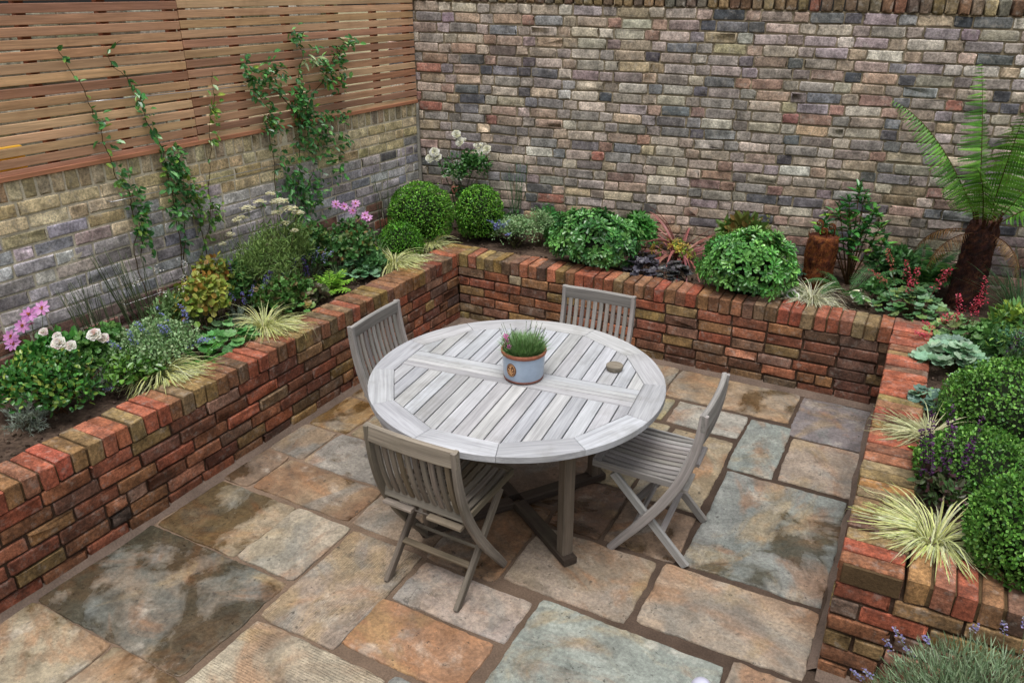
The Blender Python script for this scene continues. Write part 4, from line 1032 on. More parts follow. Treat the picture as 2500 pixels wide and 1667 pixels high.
needle_bush('curry_plant', 'silvery grey needle leaved plant at the near left corner of the left bed', 'herb', (-3.55, 1.74, .58), (.13, .13, .17), 1500, .034, ['#9aa79a', '#87958a', '#aab6a8'], None, 34)
needle_bush('lavender', 'small thin grey lavender at the bed edge between the pink rose and the nearest sedge', 'herb', (-3.55, 2.13, .56), (.11, .11, .15), 1000, .032, ['#7f8f7a', '#6d7f6a', '#93a08e'], None, 30, [((-3.55, 2.12, .5), (-3.49, 2.16, .56), ['#8f92c0', '#a5a6cc'])])
rose = plant('rose_bush', 'low dark green rose bush with pale pink blooms at the near left bed end', 'rose', (-3.60, 1.93))
mb = MB(); RL = ['#3a7434', '#468438', '#5a9644', '#30602c', '#94b048', '#a8bc58']
foliage(mb, (-3.60, 1.90, .63), (.28, .32, .24), 2300, T_leaf(.58, .1, .1, .45), (.020, .038), RL, [5, 5, 4, 3, 2, 1.2], 14, .42, .35); foliage(mb, (-3.50, 2.28, .60), (.16, .2, .14), 640, T_leaf(.62, .1, .1, .45), (.024, .04), ['#5a8a34', '#6d9a3c', '#4a7a30'], None, 5, .5, .45)
mb.build('foliage', M['gloss_leaf'], rose)
mb = MB(); twigs(mb, (-3.6, 1.93, .49), (-3.6, 1.93, .68), (.25, .28, .18), 14, .003, '#6a4a30'); mb.build('stem', M['stem'], rose)
PK1 = ['#f0dcdc', '#f4e8e4', '#e8c8cc', '#f6efe8']
for (x, y, z, r) in ((-3.51, 1.96, .885, .034), (-3.47, 1.99, .868, .028), (-3.36, 2.05, .925, .034), (-3.34, 2.08, .90, .026), (-3.56, 1.99, .90, .022), (-3.63, 1.97, .915, .022)):
    part_flower(rose, 'flower', lambda mb: flower_rose(mb, (x, y, z), (.3, -.5, .8), r, PK1))
cos = plant('anemone', 'tall pink daisy flowered anemone against the low wall at the left picture edge', 'flowering plant', (-3.86, 2.05))
mb = MB(); foliage(mb, (-3.80, 2.06, .66), (.17, .2, .2), 520, T_leaf(.7, .1, .1), (.035, .055), ['#3a7a34', '#4a8a3a', '#5a9640'], None, 6, .5, .4); mb.build('foliage', M['leaf'], cos)
CF = [(-3.83, 2.10, .955), (-3.88, 2.06, .925), (-3.93, 2.04, .86), (-3.99, 2.0, .80), (-3.97, 1.99, .77), (-3.90, 2.07, .865)]
mb = MB()
for p in CF: tube(mb, [(-3.86, 2.05, .5), (p[0] * .5 - 1.93, p[1] * .5 + 1.02, .75), (p[0], p[1], p[2] - .004)], .002, .0014, 5, lin('#5a6a3a') * .6)
mb.build('stem', M['stem'], cos)
for i, p in enumerate(CF[:5]): part_flower(cos, 'flower', lambda mb: flower_daisy(mb, p, (.45 + R.normal(0, .15), -.55, .6), .040, ['#d494cc', '#e0a8da', '#cc86c4']))
part_flower(cos, 'bud', lambda mb: flower_rose(mb, CF[5], (0, 0, 1), .014, ['#d487b4', '#c878a8'], 10))
def reeds(label, c, n, h, lean, spread=.05, cols=('#5d6a48', '#4e5c40', '#6a7752'), r=.0029):
    t = plant('rush', label, 'rush', (c[0], c[1]), 'thin upright rushes'); mb = MB()
    for i in range(n):
        b = np.array([c[0] + R.normal(0, spread), c[1] + R.normal(0, spread), .49]); d = np.array([lean[0] + R.normal(0, .09), lean[1] + R.normal(0, .09), 1.]); L = h * R.uniform(.6, 1.05)
        b[0] = max(b[0], -3.86 - .035 * 0); e = b + d * L; e[0] = max(e[0], -3.93 + (0 if e[1] > 3 else -.05))
        tt = np.linspace(0, 1, 6)[:, None]; tube(mb, b + (e - b) * tt + R.normal(0, .006, 3) * (tt * (1 - tt)) * 4, r, r * .45, 5, lin(R.choice(cols)) * .55)
    mb.build('stem', M['stem'], t)
reeds('thin dark rushes leaning on the low wall behind the pink rose', (-3.80, 2.38), 30, .58, (-.14, -.06), .06)
reeds('tall fine rushes fanning up the low wall behind the blue catmint at the left', (-3.80, 2.66), 36, .62, (-.12, -.12), .06)
reeds('short rushes by the low wall between the catmint and the yellow leaved bush', (-3.80, 3.02), 22, .5, (-.05, .03), .05)
reeds('two or three faint rush stems on the low wall left of the largest box ball', (-3.84, 4.98), 7, .66, (-.02, .02), .03)
reeds('slim green rushes standing against the back wall right of the white rose', (-2.98, 5.66), 16, .62, (-.02, .03), .035, ('#4c7a4a', '#3f6a44', '#5a8452'))
NP = ['#8fb47e', '#7fa66e', '#a2c28e', '#6f985c', '#b0c898']
def catmint(label, c, r, n, spk, stems=14):
    t = herb('catmint', label, 'flowering plant', c, r, n, T_leaf(.7, .12, .08), (.011, .021), NP, 'catmint clumps', 'leaf', stems, lumps=12, lump=.45, shell=.4, up=.5)
    for (p, q) in spk: part_flower(t, 'flower_spike', lambda mb: spike(mb, p, q, 46, .0095, ['#8088c8', '#9a9ed8', '#6a70b4'], '#6f8068', .015, .45))
catmint('wide grey green catmint mound with blue flowers behind the nearest sedge of the left bed', (-3.56, 2.46, .61), (.25, .38, .22), 5000, [((-3.5, 2.42 + .05 * i, .66), (-3.50 + .04 * R.normal(), 2.34 + .055 * i, .82 + .03 * R.normal())) for i in range(7)] + [((-3.4, 2.62, .6), (-3.30, 2.64, .68)), ((-3.42, 2.5, .6), (-3.36, 2.73, .64)), ((-3.6, 2.3, .62), (-3.62, 2.26, .76))])
fern('fern', 'small green fern fronds at the left coping right of the nearest sedge', (-3.43, 2.69), [(-.5, .55, .22, .06, 3.5, 20, 0), (.2, .5, .24, .06, 3.5, 20, 0), (-1.4, .6, .2, .055, 3.5, 18, 0), (.9, .8, .2, .05, 3, 18, 0), (-2.3, .9, .18, .05, 3, 18, 0), (1.9, .9, .2, .05, 3, 18, 0)], ('#5a9a44', '#6aa84c', '#4a8a3c'))
ep = herb('barrenwort', 'bush with yellow green leaves edged in bronze in the middle of the left bed', 'shrub', (-3.62, 2.90, .715), (.16, .20, .21), 760, ROUND, (.030, .046), ['#9aac4a', '#86a044', '#a8ac50', '#749a40', '#b08a44', '#b4bc60'], None, 'leaf', 12, lumps=8, lump=.5, shell=.5, out=.4, up=.1)
herb('barrenwort', 'taller bronze tinged leafy shoots against the low wall behind the yellow green bush', 'shrub', (-3.80, 3.12, .74), (.11, .18, .22), 480, ROUND, (.026, .04), ['#a89a44', '#8a9a40', '#b0743a', '#7a8a3a', '#5f8a44'], None, 'leaf', 10, lumps=7, lump=.5, shell=.4)
leaf_clump('lady_mantle', 'pale green lobed lady mantle leaves at the coping between the fern and the bushy sedge', (-3.46, 2.89), .17, 46, (.055, .085), .16, ['#6fa860', '#86b878', '#5a9650', '#98c48a'])
needle_bush('lavender', 'blue grey lavender with a few violet spikes left of the bushy sedge', 'herb', (-3.55, 3.05, .60), (.15, .15, .17), 1500, .03, ['#8a9a90', '#7a8c80', '#98a89a'], None, 36, [((-3.52, 3.02 + .06 * i, .56), (-3.58 + .03 * i, 2.96 + .075 * i, .79 + .02 * R.normal()), ['#6a66b0', '#8480c4']) for i in range(5)])
ac = plant('yarrow', 'tall yarrow with flat cream flower heads in front of the low wall', 'flowering plant', (-3.72, 3.56))
AH = [(-3.82, 3.53, 1.15, .05), (-3.85, 3.50, 1.09, .035), (-3.76, 3.58, 1.185, .04), (-3.86, 3.46, 1.08, .032), (-3.65, 3.64, 1.19, .06), (-3.60, 3.67, 1.14, .055), (-3.66, 3.62, 1.12, .04), (-3.56, 3.70, 1.11, .04), (-3.70, 3.62, 1.235, .03), (-3.87, 3.40, 1.0, .03), (-3.89, 3.34, .95, .024), (-3.62, 3.64, 1.05, .028), (-3.57, 3.66, 1.00, .024)]
mb = MB()
for (x, y, z, r) in AH:
    b = np.array([-3.72 + R.normal(0, .05), 3.56 + R.normal(0, .06), .5]); tt = np.linspace(0, 1, 7)[:, None]; e = np.array([x, y, z - .01]); tube(mb, b + (e - b) * tt + R.normal(0, .012, 3) * tt * (1 - tt) * 4, .0026, .0016, 5, lin('#7d8a52') * .55)
for _ in range(150):
    b = np.array([-3.72 + R.normal(0, .08), 3.58 + R.normal(0, .17), .5]); tube(mb, [b, b + np.r_[R.normal(0, .02, 2), .25], b + np.r_[R.normal(0, .05, 2), R.uniform(.35, .55)]], .002, .001, 4, lin('#6f8a44') * .5)
mb.build('stem', M['stem'], ac)
mb = MB(); foliage(mb, (-3.70, 3.60, .70), (.21, .42, .40), 4200, T_leaf(.16, .05, .2), (.022, .058), ['#7f9e58', '#92ae68', '#6a8a48', '#a0bc78'], None, 30, .30, .05, .25, .7, .7); mb.build('foliage', M['leaf'], ac)
for (x, y, z, r) in AH:
    def head(mb):
        k = int(60 * (r / .04) ** 1.5) + 16; a = R.uniform(0, 2 * PI, k); q = np.sqrt(R.random(k)) * r; P = np.stack([x + q * np.cos(a), y + q * np.sin(a), z - (q / r) ** 2 * .010 + R.normal(0, .0035, k)], 1)
        for s in (0, 2.1, 4.2): inst(mb, ROUND, P, np.stack([np.cos(a * 5 + s), np.sin(a * 5 + s), 0 * a + .35], 1), Z3, R.uniform(.006, .0095, k), palette(k, ['#ece4c4', '#f2ecd4', '#dcd2a4', '#e6dcb8'], [3, 3, 1, 2], .95, .06))
    part_flower(ac, 'flower_head', head)
sv = plant('salvia', 'dark violet salvia spikes rising through the yarrow', 'flowering plant', (-3.74, 3.40))
for (p, q) in [((-3.74, 3.33, .5), (-3.80, 3.32, .86)), ((-3.74, 3.35, .5), (-3.76, 3.34, .80)), ((-3.72, 3.38, .5), (-3.70, 3.38, .74)), ((-3.72, 3.50, .5), (-3.72, 3.46, .85)), ((-3.7, 3.5, .5), (-3.69, 3.49, .82)), ((-3.7, 3.62, .5), (-3.66, 3.62, .84)), ((-3.58, 3.42, .5), (-3.56, 3.40, .80)), ((-3.58, 3.48, .5), (-3.55, 3.50, .76)), ((-3.6, 3.60, .5), (-3.56, 3.62, .82)), ((-3.60, 3.72, .5), (-3.58, 3.72, .80)), ((-3.72, 3.28, .5), (-3.74, 3.24, .88)), ((-3.66, 3.56, .5), (-3.62, 3.56, .74))]:
    part_flower(sv, 'flower_spike', lambda mb: spike(mb, p, q, 90, .011, ['#4a3a7a', '#5a4a94', '#7d74b4', '#3a2c5a'], '#4a3a4a', .014, .45))
mb = MB(); foliage(mb, (-3.70, 3.44, .58), (.12, .2, .14), 420, LEAF, (.03, .05), ['#4f7a3e', '#5f8a48'], None, 6); mb.build('foliage', M['leaf'], sv)
herb('cranesbill', 'loose low green cranesbill foliage at the coping behind the bushy sedge', 'flowering plant', (-3.55, 3.50, .60), (.17, .32, .16), 1100, LOBED, (.028, .05), ['#5a8a44', '#4a7a3a', '#6f9a4e', '#7a6a4a'], None, 'leaf', 10, lumps=9, lump=.5, shell=.3, up=.2)
leaf_clump('heuchera', 'green and bronze leaf clump at the coping left of the lime oak leaved plant', (-3.46, 3.46), .13, 30, (.04, .06), .14, ['#4f8a40', '#5f9a48', '#8a6a3a', '#6a9a50'])
herb('barrenwort', 'dusky bronze green leaves at the coping just in front of the lime oak leaved plant', 'shrub', (-3.47, 3.68, .545), (.10, .12, .08), 150, LOBED, (.03, .05), ['#5f6a4a', '#6a5a4a', '#6f7a54'], None, 'leaf', 4)
of = fern('lime_fern', 'bright lime green broad fronded fern on the left bed edge behind the bushy sedge', (-3.53, 3.90), [], ('#8ac040',), cat='fern')
for (az, el, L) in ((-.2, .5, .22), (.5, .7, .20), (-1.0, .45, .20), (1.4, .9, .2), (2.3, .9, .18), (-1.8, .7, .19), (3.3, .9, .17), (-.6, 1.0, .2), (.1, 1.2, .2)):
    mb = MB(); P0 = np.array([-3.53, 3.90, .5]); d = np.array([math.cos(az) * math.cos(el), math.sin(az) * math.cos(el), math.sin(el)]); frond(mb, P0, az, el, L, .065, 3.0, 9, 0, ('#98cc48', '#84bc40', '#aada5c'), .1)
    u = np.linspace(.2, 1, 8); sd = nrm(np.cross(d, Z3)); k = 0
    for s in (-1, 1): inst(mb, T_leaf(.55, .05, .1, .5), P0 + d * L * u[:, None] - Z3 * (1.2 * (L * u[:, None]) ** 2), nrm(sd * s + d * .6 + R.normal(0, .1, (8, 3))), Z3, .055 * (1.15 - .7 * u), lcols(8, ['#98cc48', '#84bc40', '#aada5c']))
    mb.build('frond', [M['leaf'], M['stem']], of)
grass_clump('blue_fescue', 'fine blue green grass tuft between the lime fern and the far lady mantle', 'ornamental grass', (-3.60, 4.06, .5), 130, .20, .003, 3., ['#86a878', '#98b888'], ['#7a9c70', '#8cac80'], None, .05)
needle_bush('lavender', 'thin lavender with pale blue spikes behind the lime fern', 'herb', (-3.68, 3.90, .60), (.11, .12, .2), 700, .03, ['#6f8468', '#5f755c'], None, 24, [((-3.68, 3.9, .55), (-3.72 + .03 * i, 3.84 + .035 * i, .80 - .02 * (i % 3)), ['#8c90c8', '#a8aad8']) for i in range(6)])
leaf_clump('lady_mantle', 'blue green lobed leaf clump on the coping between the lime fern and the third sedge', (-3.54, 4.20), .15, 44, (.05, .078), .14, ['#6fa074', '#84b088', '#5c8c62', '#98c09a'])
rm = plant('dahlia', 'leafy pink flowered anemone bush in front of the low wall near the far left corner', 'flowering plant', (-3.72, 4.28))
mb = MB(); foliage(mb, (-3.71, 4.27, .68), (.22, .30, .23), 1900, T_leaf(.68, .1, .1, .45), (.028, .046), ['#4a7a3e', '#3c6a34', '#5a8a48', '#6f7a4a', '#8a6a3c'], [5, 4, 3, 1.5, .8], 9, .5, .4); mb.build('foliage', M['leaf'], rm)
CM = [(-3.70, 4.32, .985), (-3.65, 4.35, .955), (-3.58, 4.40, .915), (-3.76, 4.30, 1.0), (-3.64, 4.38, 1.0), (-3.56, 4.41, .895)]
mb = MB()
for p in CM: tube(mb, [(-3.71, 4.3, .6), (p[0] * .5 - 1.855, p[1] * .5 + 2.15, .85), p], .0018, .0012, 5, lin('#4a4a34') * .6)
mb.build('stem', M['stem'], rm)
for p in CM: part_flower(rm, 'flower', lambda mb: flower_daisy(mb, p, (.35 + R.normal(0, .3), -.6, .6 + R.normal(0, .2)), .034, ['#d49ad0', '#e0aedc', '#c884c6'], n=8))
grass_clump('blue_fescue', 'upright grey green grass blades left of the third sedge in the left bed', 'ornamental grass', (-3.56, 4.42, .5), 70, .26, .004, 1.5, ['#7a9a6a', '#8caa78'], ['#6f8f60', '#84a070'], None, .04, (.9, 1.5))
leaf_clump('heuchera', 'small lime leaves beside the low box dome behind the third sedge', (-3.70, 4.60), .08, 22, (.03, .05), .16, ['#9acc44', '#88b83c'], LOBED)

# --- far bed
wr = plant('rose_bush', 'white rose with creamy blooms in the far left corner behind the two box balls', 'rose', (-3.47, 5.50))
mb = MB(); WL = ['#3a6a34', '#2f5c2c', '#4a7a40', '#5a8a44']
foliage(mb, (-3.33, 5.56, 1.06), (.17, .10, .17), 420, T_leaf(.6, .1, .1), (.026, .042), WL, None, 7, .5, .3); foliage(mb, (-3.50, 5.46, 1.02), (.20, .09, .20), 260, T_leaf(.6, .1, .1), (.022, .036), WL, None, 9, .4, .3); foliage(mb, (-3.42, 5.5, .8), (.14, .10, .2), 260, T_leaf(.6, .1, .1), (.026, .04), WL, None, 6, .5, .3)
mb.build('foliage', M['gloss_leaf'], wr)
WF = [(-3.49, 5.54, 1.335, .036), (-3.46, 5.545, 1.275, .040), (-3.645, 5.44, 1.19, .042), (-3.68, 5.42, 1.14, .036), (-3.62, 5.45, 1.15, .034), (-3.31, 5.60, 1.20, .038), (-3.255, 5.63, 1.215, .040), (-3.34, 5.59, 1.25, .020), (-3.295, 5.61, 1.26, .018), (-3.24, 5.64, 1.165, .014), (-3.50, 5.50, .985, .03), (-3.57, 5.47, 1.0, .024), (-3.45, 5.52, 1.0, .02), (-3.42, 5.56, 1.30, .014)]
mb = MB(); 
for (x, y, z, r) in WF[::2] + WF[1:2]: tube(mb, [(-3.45, 5.5, .5), (-3.45 + (x + 3.45) * .35, 5.5 + (y - 5.5) * .3, .5 + (z - .5) * .55), (x, y, z - .01)], .0035, .0018, 6, lin('#4a5a34') * .5)
mb.build('stem', M['stem'], wr)
for (x, y, z, r) in WF: part_flower(wr, 'flower' if r > .022 else 'bud', lambda mb: flower_rose(mb, (x, y, z), (.25 + R.normal(0, .15), -.75, .5), r, ['#f4f0dc', '#f8f5e6', '#ece6c4', '#f6f2e0'], 30 if r > .022 else 10))
catmint('grey green catmint with blue flowers on the far bed beside the second box ball', (-2.88, 5.42, .60), (.26, .18, .17), 3000, [((-3.0, 5.34, .6), (-3.05 + .028 * i, 5.28 + .012 * i, .735 + .02 * R.normal())) for i in range(7)] + [((-2.85, 5.32, .58), (-2.83, 5.26, .66))])
catmint('taller upright catmint shoots without flowers against the back wall by the small fern', (-2.72, 5.56, .64), (.15, .10, .21), 1300, [])
fern('fern', 'dark upright fern standing against the back wall left of the far shrub mound', (-2.62, 5.62), [(1.6 + .5 * i, 1.15, .36, .085, 1.6, 26, 0) for i in range(-3, 4)] + [(-1.2, 1.0, .3, .075, 2, 24, 0), (-.4, .9, .3, .075, 2, 24, 0)], ('#3f7a3a', '#34682f', '#4c8a44'))
rosette_mound('fatsia', 'leafy green shrublet peeping over the far left shrub mound against the back wall', 'shrub', (-1.93, 5.66, .66), (.13, .08, .15), 34, 7, (.055, .085), ['#4a8a3a', '#3f7a34', '#5a9a44'], None, .3, 'leaf', 0, PALM, core=False)
ph = grass_clump('pink_flax', 'pink and bronze sword leaved flax fountain between the two far shrub mounds', 'flax', (-1.56, 5.62, .5), 40, .62, .024, 3.3, ['#c98a8c', '#b8787c', '#a86a64'], ['#a05a5c', '#8f4a4c', '#8a6a50'], None, .035, (.75, 1.45))
rosette_mound('azalea', 'small lime and bronze leaved shrub under the pink flax', 'shrub', (-1.58, 5.50, .63), (.17, .08, .09), 42, 8, (.028, .042), ['#9aac44', '#86a040', '#a8883a', '#7a9a3c'], None, .34, 'leaf', 0, NARROW, core=False, per=1.5)
leaf_clump('heuchera', 'dark purple black heuchera clump on the far coping between the two shrub mounds', (-1.72, 5.22), (.13), 70, (.050, .072), .17, ['#4a4650', '#3c3a44', '#585662', '#45424a'], T_lobed(22, .05, .1), None, 'gloss_leaf')
leaf_clump('heuchera', 'smaller slate coloured heuchera right beside the dark purple one on the far coping', (-1.47, 5.22), (.12), 64, (.042, .066), .15, ['#4c4a4c', '#3e4040', '#5e5c62', '#484c48'], T_lobed(22, .05, .1), None, 'gloss_leaf')
pe = herb('tree_peony', 'bronze tinged hand shaped leaves behind the far right shrub mound', 'shrub', (-1.12, 5.72, .72), (.24, .10, .16), 120, PALM, (.09, .13), ['#6a8a44', '#7a7a40', '#8a6a3c', '#5a7a3a'], None, 'leaf', 8, lumps=7, lump=.5, shell=.3, out=.4, up=.5)
mb = MB(); spike(mb, (-.96, 5.80, .5), (-.98, 5.78, .93), 60, .012, ['#a8b040', '#b8bc54'], '#7a8a3a', .010, .3); o = mb.build('flower_spike', [M['petal'], M['stem']], pe)
dk = fern('holly_fern', 'dark blue green fern between the far right shrub mound and the brown stump', (-.80, 5.62), [(.0 + .8 * i, .75, .26, .07, 2.6, 14, 0) for i in range(8)], ('#3a6454', '#2f5648', '#46705c'))
part_flower(dk, 'flower', lambda mb: [spike(mb, (-.83, 5.55, .5), (-.86, 5.5, .72), 26, .012, ['#8a5ab0', '#a070c0'], '#6a5a44', .016, .8), spike(mb, (-.8, 5.55, .5), (-.81, 5.5, .71), 26, .012, ['#8a5ab0', '#a070c0'], '#6a5a44', .016, .8)])
# fibrous young tree fern stump
st = plant('fern_stump', 'short rusty brown fibrous tree fern stump on the far bed', 'tree fern trunk', (-.56, 5.62))
def fibre_trunk(mb, pts, rad, cols, nf, flen):
    pts = np.asarray(pts, float); n = len(pts); seg = 30; an = np.linspace(0, 2 * PI, seg, endpoint=False)
    rr = np.asarray(rad)[:, None] * (1 + .09 * vnoise(np.stack([np.cos(an)[None] * 2 + 0 * pts[:, :1], np.sin(an)[None] * 2 + 0 * pts[:, :1], pts[:, 2:3] * 14 + 0 * an[None]], -1)) + R.normal(0, .018, (n, seg)))
    v = np.stack([pts[:, :1] + rr * np.cos(an), pts[:, 1:2] + rr * np.sin(an), pts[:, 2:3] + 0 * rr], -1)
    i = np.arange(n - 1)[:, None] * seg; k = np.arange(seg)[None]; q = np.stack([i + k, i + (k + 1) % seg, i + seg + (k + 1) % seg, i + seg + k], -1).reshape(-1, 4)
    mb.add(v.reshape(-1, 3), [q, np.array([np.arange(seg) + (n - 1) * seg])], palette(n * seg, cols, [1] * len(cols), .6, .2), None, 0, True)
    t = R.random(nf) * (n - 1.001); i0 = t.astype(int); f = (t - i0)[:, None]; a = R.uniform(0, 2 * PI, nf)
    P = pts[i0] * (1 - f) + pts[i0 + 1] * f; r0 = np.interp(t, np.arange(n), rad); d = np.stack([np.cos(a), np.sin(a), 0 * a], 1)
    inst(mb, T_leaf(.10, .02, .1), P + d * (r0 * .97)[:, None], d * .18 + Z3 * R.choice([-1, 1], (nf, 1)) * .9 + R.normal(0, .2, (nf, 3)), d, R.uniform(.5, 1.3, nf) * flen, palette(nf, cols, [1] * len(cols), .7, .25))
mb = MB(); zz = np.linspace(.48, .865, 22); fibre_trunk(mb, np.c_[np.full(22, -.56), np.full(22, 5.62), zz], np.interp(zz, [.48, .6, .8, .865], [.094, .098, .104, .098]), ['#6a3a20', '#7d4828', '#54301c', '#8f5a34'], 1500, .03); mb.build('trunk', M['fibre'], st)
mb = MB()
for (x, y, h) in ((-.60, 5.62, .10), (-.52, 5.64, .08), (-.56, 5.58, .06)):
    tt = np.linspace(0, 3.6 * PI, 26); r = .022 * (1 - tt / 13); c = np.array([x, y, .85 + h]); tube(mb, np.concatenate([[(x + .02, y, .84)], c + np.stack([r * np.cos(tt), 0 * tt, r * np.sin(tt)], 1)]), .006, .002, 6, lin('#7a4428') * .6)
mb.build('crozier', M['fibre'], st)
rh = plant('camellia', 'upright glossy leaved shrub against the back wall behind the brown stump', 'shrub', (-.36, 5.78))
mb = MB(); tips = np.array([(-.40, 5.76, 1.20), (-.36, 5.78, 1.12), (-.50, 5.72, 1.05), (-.58, 5.70, .95), (-.28, 5.80, 1.04), (-.22, 5.80, .95), (-.42, 5.72, .98), (-.33, 5.73, .92), (-.5, 5.70, .86), (-.25, 5.76, .84), (-.38, 5.70, .80), (-.18, 5.78, .84), (-.45, 5.76, 1.10), (-.32, 5.76, .98), (-.40, 5.70, .88)])
for p in tips:
    k = 15; a = np.arange(k) * 2.4 + R.uniform(0, 6); el = np.linspace(-.1, 1.1, k); X = np.stack([np.cos(a) * np.cos(el), np.sin(a) * np.cos(el), np.sin(el)], 1)
    inst(mb, T_leaf(.42, .07, .12, .42), p + R.normal(0, .012, (k, 3)) - Z3 * np.linspace(.09, 0, k)[:, None], X + R.normal(0, .15, (k, 3)), Z3, R.uniform(.075, .125, k) * np.linspace(1.05, .6, k), lcols(k, ['#3f7a3c', '#34703a', '#5a9a3c', '#4a8644', '#84ac40'], [4, 4, 2, 3, .8]))
mb.build('foliage', M['gloss_leaf'], rh)
mb = MB()
for p in tips: tube(mb, [(-.36, 5.76, .48), (-.36 + (p[0] + .36) * .5, 5.76 + (p[1] - 5.76) * .4, .48 + (p[2] - .48) * .5), p], .006, .003, 6, lin('#6a5030') * .6)
mb.build('stem', M['stem'], rh)
FG = ('#4f8a4a', '#447c40', '#5c9856', '#3a6e38')
fern('fern', 'broad green fern at the foot of the glossy shrub, right of the brown stump', (-.36, 5.56), [(-2.6, .75, .34, .085, 3.2, 26, 7), (-1.9, .7, .36, .09, 3.0, 28, 7), (-1.2, .65, .36, .09, 3.0, 28, 7), (-.5, .7, .38, .09, 2.8, 28, 7), (.1, .95, .38, .085, 2.4, 26, 7), (.9, 1.0, .34, .08, 2.5, 24, 6), (-3.2, .9, .32, .08, 2.6, 24, 6)], FG)
WR = ['#f2f2dc', '#ecebc8', '#f6f4e4']
leaf_clump('hosta', 'white edged hosta beside the white striped sedge on the far coping', (-.68, 5.27), .085, 20, (.075, .105), .13, ['#7fb060', '#98c074', '#6fa052'], HOSTA, 'white edged hostas', 'leaf', .5, WR)
leaf_clump('hosta', 'very small white edged hosta alone on bare soil behind the far coping', (-.265, 5.38), .075, 9, (.075, .10), .085, ['#84b464', '#98c278'], HOSTA, 'white edged hostas', 'leaf', .5, WR)
CB = ['#c2364f', '#d4556a', '#a82a44', '#dc7484']
def coral(name, label, xy, spread, n, h, cols, spikes, size=(.045, .075)):
    t = leaf_clump(name, label, 'flowering plant', xy, spread, n, size, h, cols, LOBED, 'coral bells')
    for (x, y, z, dx, dz, cl) in spikes:
        part_flower(t, 'flower_spike', lambda mb: spike(mb, (xy[0] + (x - xy[0]) * .3, xy[1] + (y - xy[1]) * .3, .52), (x, y, z), 62, .0105, cl, '#8a4a44', .024, .62, srad=.0012))
coral('coral_bells', 'coral bells with blue green marbled leaves at the right end of the far coping', (.06, 5.30), .22, 120, .18, ['#6a9468', '#547e50', '#84a884', '#4a7440', '#7f9a54'], [(-.14, 5.26, .93, 0, 0, ['#b0605a', '#c47a6a', '#a84a50']), (-.22, 5.22, .80, 0, 0, ['#b86a60', '#a85a54']), (-.02, 5.28, .88, 0, 0, CB), (.055, 5.31, .83, 0, 0, CB), (.03, 5.24, .78, 0, 0, CB), (.20, 5.36, .82, 0, 0, CB), (.24, 5.38, .84, 0, 0, CB)])
coral('coral_bells', 'coral bells with many crimson sprays at the corner beside the tree fern', (.33, 4.98), .17, 74, .17, ['#78a468', '#8ab478', '#5f8c54', '#94b06a'], [(.28, 4.95, .82, 0, 0, CB), (.40, 5.0, .83, 0, 0, CB), (.24, 4.90, .70, 0, 0, CB), (.14, 4.86, .65, 0, 0, CB), (.30, 4.88, .72, 0, 0, CB), (.41, 4.98, .78, 0, 0, CB), (.40, 5.02, .92, 0, 0, CB), (.10, 4.80, .60, 0, 0, CB)])
fern('fern', 'dark shaded fern behind the coral bells and left of the tree fern trunk', (.06, 5.86), [(-2.8 + .4 * i, .7 + .3 * (i % 2), .42, .10, 2.2, 26, 0) for i in range(15)], ('#34602e', '#2c5428', '#40703a', '#4f7a34'))

# --- tree fern
tf = plant('tree_fern', 'tree fern with a thick dark trunk and arching bright green fronds by the back wall', 'tree fern', (.38, 5.72))
mb = MB(); zz = np.linspace(.46, 1.07, 34); fibre_trunk(mb, np.c_[.365 + (zz - .46) * .02, 5.72 + 0 * zz, zz], np.interp(zz, [.46, .6, .85, 1.0, 1.07], [.112, .104, .094, .092, .075]), ['#3e2a22', '#4a3026', '#33231e', '#5a3a2a'], 1700, .03); mb.build('trunk', M['fibre'], tf)
tcn = np.array([.38, 5.70, 1.05])
TFC = ('#5e9634', '#6ca63c', '#4e842c', '#7cb24a', '#4a7a2c')
for (az, el, L, W, dr, n, hg) in ((2.75, 1.02, 1.0, .135, .75, 38, .85), (2.55, 1.38, .98, .16, .40, 36, .35), (-1.5, 1.26, .82, .17, .75, 34, .35), (.25, 1.12, .80, .16, .9, 32, .45), (-.35, .80, .75, .16, 1.1, 30, .5), (.9, .85, .75, .16, 1.0, 30, .5), (2.2, .75, .55, .12, 1.6, 26, .6), (-1.9, 1.05, .62, .14, 1.3, 28, .5), (1.1, 1.25, .9, .15, .7, 32, .4)):
    mb = MB(); frond(mb, tcn + np.r_[math.cos(az), math.sin(az), 0] * .05, az, el, L, W, dr, n, 1, TFC, hg, '#5a5a2c', .0050, .8); mb.build('frond', [M['leaf'], M['stem']], tf)
for s in range(9):
    a = s * .7 + .3; mb = MB(); b = tcn + np.array([math.cos(a), math.sin(a), 0]) * .045 - Z3 * .05; beam(mb, b, b + np.array([math.cos(a) * .04, math.sin(a) * .04, R.uniform(.09, .15)]), (math.sin(a), -math.cos(a), 0), .02, .012, .003, lin('#4a2f22') * .6); mb.build('frond_stub', M['fibre'], tf)
for (az, L) in ((-2.4, .42), (-.9, .38), (3.0, .45)):
    mb = MB(); frond(mb, tcn - Z3 * .05 + np.r_[math.cos(az), math.sin(az), 0] * .07, az, .1, L, .07, 4.5, 24, 1, ('#7a5a34', '#6a4c2c', '#8a6a40'), .6, '#5a3a22', .004, .8); mb.build('old_frond', [M['leaf'], M['stem']], tf)
grass_clump('wispy_grass', 'dark wispy grass at the right picture edge beside the tree fern trunk', 'ornamental grass', (.70, 5.66, .5), 160, .46, .006, 1.6, ['#55764e', '#486844'], ['#48683f', '#5a7a50'], None, .09, (.8, 1.5))
